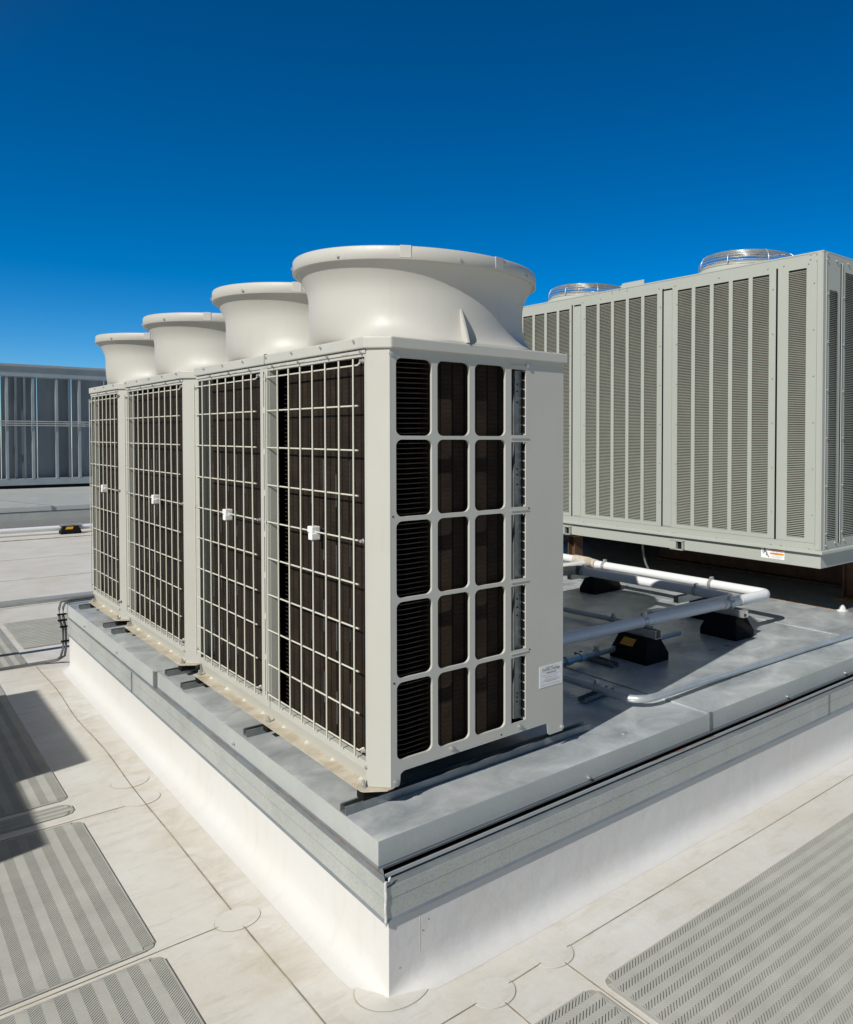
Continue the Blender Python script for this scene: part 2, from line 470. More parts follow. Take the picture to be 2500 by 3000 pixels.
# ---------------------------------------------------------------- roof
GZ = -0.4692
PZ = -0.0596
def roof():
    mb = MB(); mb.quad((-80, -60, GZ), (90, -60, GZ), (90, 110, GZ), (-80, 110, GZ))
    o = mb.build('roof', M['roof'], origin=(0, 0, GZ)); tag(o, kind='structure')
    # lap seams: the raised edge of one sheet over the next
    mb = MB()
    def seam(pts, w=0.0013, h=0.0022):
        for (xa, ya), (xb, yb) in zip(pts[:-1], pts[1:]):
            d = Vector((xb - xa, yb - ya)); d.normalize(); n = Vector((-d.y, d.x)) * w
            mb.prism([(xa + n.x, ya + n.y), (xb + n.x, yb + n.y), (xb - n.x, yb - n.y), (xa - n.x, ya - n.y)], 2, GZ + 0.0005, GZ + h)
    def wob(a, b, n, axis, amp=0.008):
        pts = []
        for i in range(n + 1):
            t = i / n; w = amp * math.sin(t * 17 + a[0] * 5) * (0.5 + 0.5 * math.sin(t * 5))
            p = [a[0] + (b[0] - a[0]) * t, a[1] + (b[1] - a[1]) * t]; p[axis] += w; pts.append(tuple(p))
        return pts
    seam(wob((-0.252, 4.35), (-0.262, 0.50), 30, 0))
    seam(wob((-0.262, 0.38), (-0.255, -2.6), 20, 0, 0.003))
    seam(wob((-0.32, 0.434), (-4.0, 0.434), 12, 1, 0.002))
    seam(wob((-0.33, 1.597), (-4.0, 1.60), 12, 1, 0.002))
    seam(wob((-0.62, -0.435), (0.07, -0.435), 6, 1, 0.001))
    seam(wob((0.18, -0.434), (0.30, -0.43), 2, 1, 0))
    seam(wob((0.40, -0.43), (7.0, -0.395), 24, 1, 0.002))
    seam([(0.127, -0.49), (0.127, -3.0)])
    seam([(0.35, -0.48), (0.352, -0.9), (0.35, -3.0)])
    seam([(-5, 8.45), (5, 8.45)], 0.004); seam([(-5, 12.42), (7, 12.42)], 0.012, 0.01)
    seam([(-5, 6.75), (3, 6.75)], 0.003); seam([(-5, 4.42), (-0.2, 4.42)], 0.003)
    seam([(-5, 10.2), (5, 10.2)], 0.003)
    o = mb.build('roof_seams', M['seamdirt']); tag(o, kind='structure')
roof()

def patches():
    g = 'round membrane patches over the roof seams'
    spots = [((0.35, -0.425), 0.062, 'round white membrane patch on the right-hand seam crossing, beside the large herringbone pad'),
             ((0.127, -0.434), 0.062, 'round white membrane patch on the right-hand seam, nearer to the curb corner'),
             ((-0.262, 0.437), 0.066, 'round dirty membrane patch on the left seam crossing, near the largest striped pad'),
             ((-0.264, 1.627), 0.072, 'round white membrane patch level with the narrow striped pad, nearer of the touching pair'),
             ((-0.253, 1.857), 0.072, 'round white membrane patch on the left seam, farther of the touching pair'),
             ((-0.055, -0.205), 0.105, 'large round membrane patch wrapped under the white corner of the curb')]
    for (c, r, lb) in spots:
        mb = MB(); h = GZ + 0.0022
        n = 56; rr = [r * (1 + 0.012 * math.sin(3 * a)) for a in [2 * math.pi * k / n for k in range(n)]]
        top = [(c[0] + rr[k] * math.cos(2 * math.pi * k / n), c[1] + rr[k] * math.sin(2 * math.pi * k / n)) for k in range(n)]
        mb.prism(top, 2, GZ + 0.0008, h)
        o = mb.build('membrane_patch', M['patch']); tag(o, lb, 'roof patch', g)
        e = MB()
        vs = []; fs = []
        for k in range(n):
            a = 2 * math.pi * k / n; w = 0.0005 + 0.0016 * max(0, math.sin(a * 1.0 + c[1] * 9)) 
            vs += [(c[0] + rr[k] * math.cos(a), c[1] + rr[k] * math.sin(a), h - 0.0012), (c[0] + (rr[k] + w) * math.cos(a), c[1] + (rr[k] + w) * math.sin(a), GZ + 0.0012)]
        for k in range(n): fs.append((2 * k, 2 * k + 1, (2 * k + 3) % (2 * n), (2 * k + 2) % (2 * n)))
        e.add(vs, fs); e.build('edge', M['seamdirt'], o)
patches()

def pad(x0, x1, y0, y1, axis, label, rib=0.0105, cut=0.03, row=0.0289, phase=0, corners=(1, 1, 1, 1)):
    """walkway pad: sheet plus real herringbone ribs, rows running along `axis`"""
    h0 = GZ + 0.003; h1 = GZ + 0.0062
    root = thing('walkway_pad', ((x0 + x1) / 2, (y0 + y1) / 2, GZ), label, 'walkway pad', 'ribbed walkway pads on the roof')
    c = cut
    poly = []
    for (px, py, sx, sy, on) in ((x0, y0, 1, 1, corners[0]), (x1, y0, -1, 1, corners[1]), (x1, y1, -1, -1, corners[2]), (x0, y1, 1, -1, corners[3])):
        k = c if on else 0.001
        a, b_ = (px, py + sy * k), (px + sx * k, py)
        mid = (px + sx * k * 0.3, py + sy * k * 0.3)
        seq = [a, mid, b_] if sx * sy > 0 else [b_, mid, a]
        poly += seq
    mb = MB(); mb.prism(poly, 2, GZ + 0.0008, h0)
    mb.build('sheet', M['padlow'], root)
    ribs = MB()
    if axis == 0: a0, a1, b0, b1 = x0, x1, y0, y1
    else: a0, a1, b0, b1 = y0, y1, x0, x1
    m_ = 0.006; r = 0; b = b1 - m_ if axis == 0 else b1 - m_
    pitch = rib
    rows = []
    while b > b0 + m_ + 0.004:
        lo = max(b0 + m_, b - row); rows.append((lo, b)); b = lo
    for i, (lo, hi) in enumerate(rows):
        sgn = 1 if (i + phase) % 2 == 0 else -1
        w = hi - lo; sl = w * 0.95 * sgn
        t = a0 + m_ + (w if sgn < 0 else 0) - 0.0
        inset_lo = max(0, cut - (lo - b0)) + max(0, cut - (b1 - hi))
        ca_ = a0 + m_ + inset_lo * 0.7; cb_ = a1 - m_ - inset_lo * 0.7
        t = ca_ - abs(sl) - .002; end = cb_ + abs(sl)
        q = pitch * 0.64
        cl = lambda x: min(cb_, max(ca_, x))
        while t < end:
            if cl(t + q) - cl(t) < .0004 and cl(t + q + sl) - cl(t + sl) < .0004: t += pitch; continue
            P = [(cl(t), lo), (cl(t + q), lo), (cl(t + q + sl), hi), (cl(t + sl), hi)]
            if axis == 1: P = [(p[1], p[0]) for p in P]
            n = len(ribs.v)
            ribs.v += [(p[0], p[1], h0 - 0.0003) for p in P] + [(p[0], p[1], h1) for p in P]
            for f in ((4, 5, 6, 7), (0, 1, 5, 4), (1, 2, 6, 5), (2, 3, 7, 6), (3, 0, 4, 7)):
                ribs.f.append([n + k for k in f]); ribs.sm.append(False)
            t += pitch
    ribs.build('tread', M['padtop'], root, recalc=False if axis == 0 else True)
    # thin plain rim
    rim = MB(); w = 0.006
    rim.box(x0 + c, x1 - c, y0, y0 + w, h0 - .001, h0 + 0.0022); rim.box(x0 + c, x1 - c, y1 - w, y1, h0 - .001, h0 + 0.0022)
    rim.box(x0, x0 + w, y0 + c, y1 - c, h0 - .001, h0 + 0.0022); rim.box(x1 - w, x1, y0 + c, y1 - c, h0 - .001, h0 + 0.0022)
    rim.build('rim', M['padedge'], root)
pad(0.372, 3.4, -1.75, -0.613, 0, 'large grey herringbone walkway pad at the bottom right, beyond the seam', rib=.0118, row=.0252)
pad(-0.9, 0.338, -1.75, -0.613, 0, 'grey herringbone walkway pad whose rounded corner shows at the bottom edge, before the seam', rib=.0118, row=.0252)
pad(-1.75, -0.486, 0.458, 1.577, 1, 'largest striped grey walkway pad at the left, between the narrow pad and the near one')
pad(-1.75, -0.486, -0.75, 0.412, 1, 'nearest striped grey walkway pad at the lower left corner of the photo')
pad(-1.75, -0.488, 1.668, 1.792, 0, 'narrow grey walkway pad, a strip between two striped pads', rib=0.009, cut=0.035, row=0.0205)
pad(-1.75, -0.486, 1.838, 4.35, 1, 'long striped grey walkway pad in the shade, at the left beyond the narrow strip', rib=0.009)
pad(-1.45, -0.29, 4.46, 6.15, 1, 'striped grey walkway pad at the far left beyond the black conduits', rib=0.011)
pad(-0.25, 0.75, 4.95, 6.03, 0, 'grey walkway pad with fine cross ridges just behind the far end of the curb', rib=0.011, cut=0.005)

# ---------------------------------------------------------------- equipment curb with metal pan
CX, CY = -0.0795, -0.1644
FX, FY = 3.535, 4.448
def hexbolt(mb, p, axis, r=0.006, h=0.005, washer=True):
    d = Vector(axis); p = Vector(p)
    if washer: mb.cyl(p, p + d * 0.0015, r * 1.45, 12, False)
    mb.tube([p + d * 0.0015, p + d * (h + 0.0015)], r, 6, True, False)

def curb():
    root = thing('equipment_curb', ((CX + FX) / 2, (CY + FY) / 2, GZ), 'long low roof curb with white membrane sides and galvanised metal pan under the beige units', 'roof curb')
    bx, by, ex, ey = -0.090, -0.2445, FX + 3.4, 4.23
    # white base with a coved foot
    prof = [(0, -0.20), (0, GZ + 0.085), (-0.003, GZ + 0.06), (-0.010, GZ + 0.036), (-0.024, GZ + 0.017), (-0.043, GZ + 0.006), (-0.065, GZ + 0.0005)]
    def loop(o, z): return [(bx + o, by + o, z), (ex - o, by + o, z), (ex - o, ey - o, z), (bx + o, ey - o, z)]
    mb = MB()
    for side in range(4):      # the cove dies out towards the corners
        c0 = loop(0, 0); A = Vector(c0[side][:2]); B = Vector(c0[(side + 1) % 4][:2]); L_ = (B - A).length; d = (B - A) / L_
        nrm = Vector((d.y, -d.x)); ts = [0, .006, .03, .07, .12, .2, .5] + [1 + k for k in range(int(L_) - 1)] + [L_ - .5, L_ - .2, L_ - .12, L_ - .07, L_ - .03, L_ - .006, L_]
        vs = []; n_ = len(ts)
        for o, z in prof:
            for t in ts:
                e = min(t, L_ - t); k = min(1, .10 + e / .16)
                k = k * k * (3 - 2 * k)
                zz = z if z > -0.21 else GZ + .0012 + (z - GZ - .0012) * (0.35 + .65 * k)
                P = A + d * (t + (o * .9 * k * (1 if t < L_ / 2 else -1) if e < .01 else 0)) + nrm * (-o * k)
                vs.append((P.x, P.y, zz))
        mb.add(vs, [(a * n_ + i, a * n_ + i + 1, (a + 1) * n_ + i + 1, (a + 1) * n_ + i) for a in range(len(prof) - 1) for i in range(n_ - 1)], True)
    mb.quad(*loop(0, -0.2005))
    mb.build('base', M['base'], root)
    for (x, y, ax) in ((0.004, by, 0), (1.9, by, 0), (bx, 1.1, 1), (bx, 3.2, 1)):
        mb = MB()
        if ax == 0: mb.box(x, x + .0014, y - .0005, y + .001, GZ + .09, -.26)
        else: mb.box(bx - .0004, bx + .001, y, y + .0012, GZ + .09, -.26)
        mb.build('lap_line', M['patch'], root)
    for (x, z) in ((.012, -.325), (.03, -.30), (-.06, -.40)):
        mb = MB(); mb.lathe([(0, 0)], (0, 0)) if False else mb.box(x, x + .005, by - .0008, by + .001, z, z + .003); mb.build('scuff', M['seamdirt'], root)
    # skirt flashing
    sx, sy = -0.1015, -0.2494; EY = 4.215
    zt, zb = -0.142, -0.250
    mb = MB()
    def ring(mb, o0, o1, z0, z1, yseg=None):
        # o = offset outward from (sx, sy)
        mb.box(sx - o0, sx - o1, sy - o0, EY, z0, z1)
        mb.box(sx - o1, ex, sy - o0, sy - o1, z0, min(z1, -.153))
    ring(mb, 0, -0.002, zb + 0.008, zt)
    mb.build('skirt_flashing', M['skirt'], root)
    mb = MB(); mb.box(sx, ex, sy - .0004, sy + .001, -.1885, -.1875); mb.box(sx - .0004, sx + .001, sy, EY, -.1885, -.1878); mb.split('crease', M['ledge'], root)
    mb = MB()   # drip hem kicked out at the foot of the skirt
    for (P, Q) in (((sx, FY + .03), (sx, sy)),):
        mb.quad((sx, EY, zb + .008), (sx, sy, zb + .008), (sx - 0.0045, sy - 0.0035, zb), (sx - 0.0045, EY, zb))
        mb.quad((sx - 0.0045, EY, zb), (sx - 0.0045, sy - 0.0035, zb), (sx + 0.002, sy + 0.002, zb - 0.004), (sx + 0.002, EY, zb - 0.004))
        mb.quad((sx, sy, zb + .008), (ex, sy, zb + .008), (ex, sy - 0.0035, zb), (sx - 0.0045, sy - 0.0035, zb))
        mb.quad((sx - 0.0045, sy - 0.0035, zb), (ex, sy - 0.0035, zb), (ex, sy + 0.002, zb - 0.004), (sx + 0.002, sy + 0.002, zb - 0.004))
    mb.build('drip_hem', M['ledge'], root)
    mb = MB()   # ledge: sloped shelf from skirt top to under the pan
    ix, iy = CX + 0.02, CY + 0.02
    mb.quad((sx, EY, zt), (sx, sy, zt), (ix, iy, zt + 0.006), (ix, EY, zt + 0.006))
    yr_ = -.198; mb.quad((sx, sy, -.153), (ex, sy, -.153), (ex, yr_, -.157), (sx + .02, yr_, -.157))
    mb.quad((sx + .02, yr_, -.157), (ex, yr_, -.157), (ex, yr_, -.147), (sx + .02, yr_, -.147))
    mb.build('ledge', M['ledge'], root)
    mb = MB()   # lip standing over a recess, with a black sheet behind it
    mb.box(sx + .02, ex, -.208, -.2055, -.1485, -.1375); mb.box(sx + .02, ex, -.2055, -.1975, -.1485, -.1465)
    mb.build('lip', M['fascia'], root)
    mb = MB(); mb.quad((sx + .02, -.2050, -.1455), (ex, -.2050, -.1455), (ex, -.14, -.1655), (sx + .02, -.14, -.1655)); mb.build('gap', M['black'], root)  # black sheet, its colour standing for the shade in the gap
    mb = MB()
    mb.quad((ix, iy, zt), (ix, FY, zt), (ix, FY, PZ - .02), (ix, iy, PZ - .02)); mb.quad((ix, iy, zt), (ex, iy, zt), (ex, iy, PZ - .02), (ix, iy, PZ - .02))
    mb.build('inner_upstand', M['black'], root)  # upstand coloured black for the shade under the pan
    # pan: top sheets with joints, and fascia
    zb2 = -0.1325
    joints = [(CX, 1.40), (1.404, 2.955), (2.959, FX)]
    mb = MB()
    ybr = 2.13
    for i, (a, b) in enumerate(joints):
        dz = (0.0, 0.0022, 0.0008)[i]
        if i == 0:
            mb.box(a, b, CY, ybr, PZ - 0.002, PZ); mb.box(a - 0.0115, b, ybr - 0.02, FY, PZ - 0.001, PZ + 0.0022)
        else: mb.box(a, b, CY, FY, PZ - 0.0022 + dz, PZ + dz)
    mb.build('pan', M['pan'], root)
    mb = MB()
    for x in (1.402, 2.957):
        mb.box(x - 0.012, x + 0.012, CY - .001, FY, PZ + .0006, PZ + 0.0042)
    mb.split('joint_strip', M['pan'], root)
    mb = MB()
    mb.box(CX - .0012, CX + 0.001, CY - .0012, ybr, zb2, PZ - 0.0008); mb.box(CX - 0.0125, CX - 0.010, ybr - .02, FY, zb2 - 0.004, PZ + 0.0012)
    mb.box(CX + .001, 1.400, CY - .0012, CY + .001, zb2, PZ - 0.0008)
    mb.box(1.404, 2.955, CY - .0012, CY + .001, zb2, PZ + 0.0012); mb.box(2.959, FX, CY - .0012, CY + .001, zb2, PZ - .0002)
    mb.box(CX, FX, FY - .001, FY + .001, zb2, PZ - .001)
    mb.split('fascia', M['fascia'], root)
    mb = MB()   # hem under the fascia: two stepped folds
    for o, z0, z1 in ((0.003, zb2 - 0.006, zb2 + .001), (0.0065, zb2 - 0.0115, zb2 - 0.005)):
        mb.box(CX - o, CX + 0.001, CY - o, FY, z0, z1); mb.box(CX + .001, FX, CY - o, CY + .001, z0, z1)
    mb.build('fascia_hem', M['ledge'], root)
    mb = MB()
    mb.box(1.396, 1.412, CY - 0.0045, CY - .0012, zb2 - .012, PZ + .004); mb.box(2.951, 2.965, CY - 0.0045, CY - .0012, zb2, PZ + .004)
    mb.box(CX - 0.015, CX - .002, ybr - 0.024, ybr + .002, zb2 - .01, PZ + 0.002)
    mb.split('fascia_joint', M['strut'], root)
    mb = MB()   # lap joint of the skirt on the left face
    mb.box(sx - 0.0035, sx, 2.50, 2.512, zb + .004, zt); mb.box(2.2, 2.212, sy - 0.003, sy, zb + .006, zt)
    mb.split('skirt_joint', M['strut'], root)
    mb = MB()   # rust staining along the hem (a deposit with its own shape)
    def deposit(axis, a, b, u0, z, wmax, gaps):
        t = a; P = []
        while t < b:
            w = wmax * (0.35 + .65 * abs(math.sin(t * 31) * math.sin(t * 13.7 + 1)))
            if gaps and math.sin(t * 9.1) + math.sin(t * 23) > .35: P_flush(P, axis, z); P = []
            else: P.append((t, u0 + random.uniform(-.0004, .0004), w))
            t += .006
        P_flush(P, axis, z)
    def P_flush(P, axis, z):
        if len(P) < 2: return
        vs = []
        for (t, u, w) in P:
            for uu in (u, u - w): vs.append((uu, t, z) if axis == 1 else (t, uu, z))
        mb.add(vs, [(2 * i, 2 * i + 1, 2 * i + 3, 2 * i + 2) for i in range(len(P) - 1)])
    deposit(1, -.21, .75, CX - .0095, zt + .0065, .0032, False); deposit(1, .75, 2.1, CX - .0095, zt + .0065, .0030, True); deposit(1, 2.7, 3.9, CX - .015, zt + .0065, .003, True)
    deposit(0, 1.0, 2.0, -.2062, -.1372, .0035, True)
    mb.build('rust_line', M['rust'], root)
    mb = MB()   # sealant bead at the corner
    pts = []
    for k in range(34):
        t = k / 33; pts.append((sx + .0005 * math.sin(k * .35), sy + .0005 * math.cos(k * .45), zb - 0.008 + t * (zt - zb + 0.016)))
    mb.tube(pts, 0.0042, 10)
    for k in range(8): 
        p = Vector((sx + .004 + .0028 * k * .6, sy + .002 + .0012 * k, zt - .004 + .004 * math.sin(k * 1.3)))
        q = p + Vector((random.uniform(-.005, .007), random.uniform(-.004, .006), random.uniform(.001, .008)))
        mb.tube([p - (q - p) * .4, p, q, q + (q - p) * .15], 0.0026, 8)
    mb.build('corner_sealant', M['putty'], root)
    for (p, d) in ([((CX - (0.0125 if y > 2.1 else .0015), y, -0.108), (-1, 0, 0)) for y in (1.02, 2.86, 3.7)] + [((x, CY - 0.0013, -0.122), (0, -1, 0)) for x in (0.72, 1.97, 2.5)]):
        mb = MB(); hexbolt(mb, p, d, 0.005, 0.008); mb.build('screw', M['zinc'], root)
    for p in ((1.02, -0.10, PZ + .001), (0.96, -0.11, PZ + .0008)):
        pass
    mb = MB(); mb.cyl((0.99, -0.07, PZ), (0.99, -0.07, PZ + .003), 0.011, 16); mb.build('screw', M['zinc'], root)
    # second, rougher deck under the big condenser
    mb = MB(); mb.box(FX + .006, ex, CY + .002, 7.4, PZ - 0.02, PZ - 0.004); mb.build('rear_deck', M['ledge'], root)
    mb = MB()
    for k in range(230):
        y = -0.1 + k * 0.02; w = random.uniform(.004, .016)
        mb.box(FX - .001, FX + w, y, y + random.uniform(.015, .026), PZ - 0.003, PZ + .0016 + random.uniform(0, .001))
    mb.build('rust_edge', M['rust'], root)
curb()

# ---------------------------------------------------------------- support channels under the units
def channels():
    g = 'steel support channels under the beige units'
    spots = [(0.066, -0.079, 0.92, 'galvanised support channel poking out under the nearest front corner of the row'),
             (0.935, -0.070, 0.92, 'galvanised support channel under the middle of the nearest unit'),
             (1.735, -0.074, 0.92, 'galvanised support channel under the far end of the nearest unit'),
             (2.010, -0.068, 0.92, 'galvanised support channel under the near corner of the second unit'),
             (3.120, -0.066, 0.92, 'galvanised support channel under the far end of the second unit'),
             (3.325, -0.067, 0.92, 'galvanised support channel under the near corner of the farthest unit'),
             (4.040, -0.065, 0.92, 'galvanised support channel under the far end of the farthest unit')]
    mb = MB(); w = 0.0205; h = 0.0255; L = 1.0; z = PZ + 0.0012
    U = [(-w, z), (w, z), (w, z + h), (w - .007, z + h), (w - .007, z + h - .002), (w - .0025, z + h - .002), (w - .0025, z + .0025), (-w + .0025, z + .0025), (-w + .0025, z + h - .002), (-w + .007, z + h - .002), (-w + .007, z + h), (-w, z + h)]
    mb.prism([(p[0], p[1]) for p in U], 0, 0, L)
    me0 = mb.build('support_channel', M['strut'], origin=(0, 0, z))
    for i, (y, xa, xb, lb) in enumerate(spots):
        o = me0 if i == 0 else me0.copy()
        if i: col.objects.link(o)
        o.location = (xa, y, z + (0.002 if y > 2.1 else 0)); o.scale = (xb - xa, 1, 1)
        tag(o, lb, 'support channel', g)
channels()

# ---------------------------------------------------------------- beige heat-pump modules
HT = 1.408; H1 = 1.3716; DEP = 0.7386
CA, CB = 0.045, 0.058
def bell(root, cx, cy, hy, ridge):
    """fan shroud: square foot flowing into a round neck and flaring to the rim"""
    n = 96
    def clip(a, r, ax, ay, p=None):
        c, s = abs(math.cos(a)), abs(math.sin(a))
        return min(r, ax / max(c, 1e-6), ay / max(s, 1e-6))
    prof = [(0.000, 'sq', 0.0), (0.006, 'sq', 0.0), (0.012, 'mix', 0.30), (0.024, 'mix', 0.55), (0.042, 'mix', 0.76), (0.066, 'mix', 0.90), (0.095, 'mix', 0.975), (0.125, 'mix', 1.0)]
    rings = []
    rn = 0.385
    for z, k, t in prof:
        pts = []
        for i in range(n):
            a = 2 * math.pi * (i + .5) / n
            rs = clip(a, 0.460, 0.352, hy); pts.append(rs * (1 - t) + rn * t)
        rings.append((z, pts))
    for z, r in ((0.150, 0.3845), (0.175, 0.3855), (0.195, 0.389), (0.212, 0.395), (0.228, 0.4025), (0.243, 0.411), (0.256, 0.420), (0.266, 0.427)):
        rings.append((z, [clip(2 * math.pi * (i + .5) / n, r, 0.4325, 0.4325) for i in range(n)]))
    mb = MB()
    vs = [(cx + pts[i] * math.cos(2 * math.pi * (i + .5) / n), cy + pts[i] * math.sin(2 * math.pi * (i + .5) / n), HT + z) for z, pts in rings for i in range(n)]
    fs = [(a * n + i, a * n + (i + 1) % n, (a + 1) * n + (i + 1) % n, (a + 1) * n + i) for a in range(len(rings) - 1) for i in range(n)]
    mb.add(vs, fs, True)
    sh = mb.build('fan_shroud', M['bell'], root)
    # rim band
    def band(mb, spec, sub=None):
        R_ = []
        for z, r, ax, ay in spec:
            R_.append([(cx + clip(2 * math.pi * (i + .5) / n, r, ax, ay) * math.cos(2 * math.pi * (i + .5) / n),
                        cy + clip(2 * math.pi * (i + .5) / n, r, ax, ay) * math.sin(2 * math.pi * (i + .5) / n), HT + z) for i in range(n)])
        vs = [p for q in R_ for p in q]
        fs = [(a * n + i, a * n + (i + 1) % n, (a + 1) * n + (i + 1) % n, (a + 1) * n + i) for a in range(len(R_) - 1) for i in range(n)]
        mb.add(vs, fs, False if sub else True)
    mb = MB()
    band(mb, [(0.262, 0.425, 0.43, 0.43), (0.2625, 0.4355, 0.44, 0.44), (0.264, 0.4370, 0.44, 0.44), (0.303, 0.4360, 0.44, 0.44), (0.307, 0.4335, 0.44, 0.44), (0.307, 0.418, 0.43, 0.43), (0.290, 0.410, 0.43, 0.43), (0.20, 0.372, 0.372, 0.372), (0.02, 0.368, 0.366, 0.366)])
    rim = mb.build('rim', M['bell'], sh)
    mb = MB()   # small joint blocks and the raised half of the band
    for ad in ridge:
        a = R(ad); r = clip(a, 0.4382, 0.45, 0.45)
        p = Vector((cx + r * math.cos(a), cy + r * math.sin(a), 0)); t = Vector((-math.sin(a), math.cos(a), 0)); nrm = Vector((math.cos(a), math.sin(a), 0))
        w = 0.018
        q = [p - t * w - nrm * .01, p + t * w - nrm * .01, p + t * w - nrm * 0.0003, p - t * w - nrm * 0.0003]
        mb.prism([(v.x, v.y) for v in q], 2, HT + 0.268, HT + 0.3085)
    mb.split('rim_joint', M['bell'], sh, 0.001)
    for ad in (164, 258, 205, 300, 60):
        a = R(ad); r = clip(a, 0.4365, 0.45, 0.45)
        mb = MB(); hexbolt(mb, (cx + r * math.cos(a), cy + r * math.sin(a), HT + 0.275), (math.cos(a), math.sin(a), 0), 0.0048, 0.005); mb.build('screw', M['zinc'], sh)
    # moulded fin near the foot
    mb = MB()
    a = R(300)
    for ad in (261, 100):
        a = R(ad); nrm = Vector((math.cos(a), math.sin(a), 0)); t = Vector((-nrm.y, nrm.x, 0)) * 0.0035
        c0 = Vector((cx, cy, HT))
        pr = [c0 + nrm * 0.378 + Vector((0, 0, .135)), c0 + nrm * 0.400 + Vector((0, 0, .10)), c0 + nrm * 0.432 + Vector((0, 0, .045)), c0 + nrm * 0.452 + Vector((0, 0, .004)), c0 + nrm * 0.40 + Vector((0, 0, .004)), c0 + nrm * 0.37 + Vector((0, 0, .05))]
        k = len(pr)
        mb.add([p - t for p in pr] + [p + t for p in pr], [tuple(range(k)), tuple(range(2 * k - 1, k - 1, -1))] + [(i, (i + 1) % k, k + (i + 1) % k, k + i) for i in range(k)])
    mb.split('moulded_fin', M['bell'], sh)
    mb = MB()   # fan: hub and blades seen only from above
    mb.lathe([(0.0, HT + .1), (0.09, HT + .1), (0.09, HT + .02), (0, HT + .02)], (cx, cy), 24)
    for k in range(3):
        a0 = 2 * math.pi * k / 3; vs = []
        for j in range(7):
            a = a0 + j * 0.13
            vs += [(cx + .085 * math.cos(a), cy + .085 * math.sin(a), HT + .035 + j * .008), (cx + .355 * math.cos(a + .15), cy + .355 * math.sin(a + .15), HT + .03 + j * .011)]
        mb.add(vs, [(2 * j, 2 * j + 1, 2 * j + 3, 2 * j + 2) for j in range(6)], True)
    mb.build('fan', M['cable'], root)

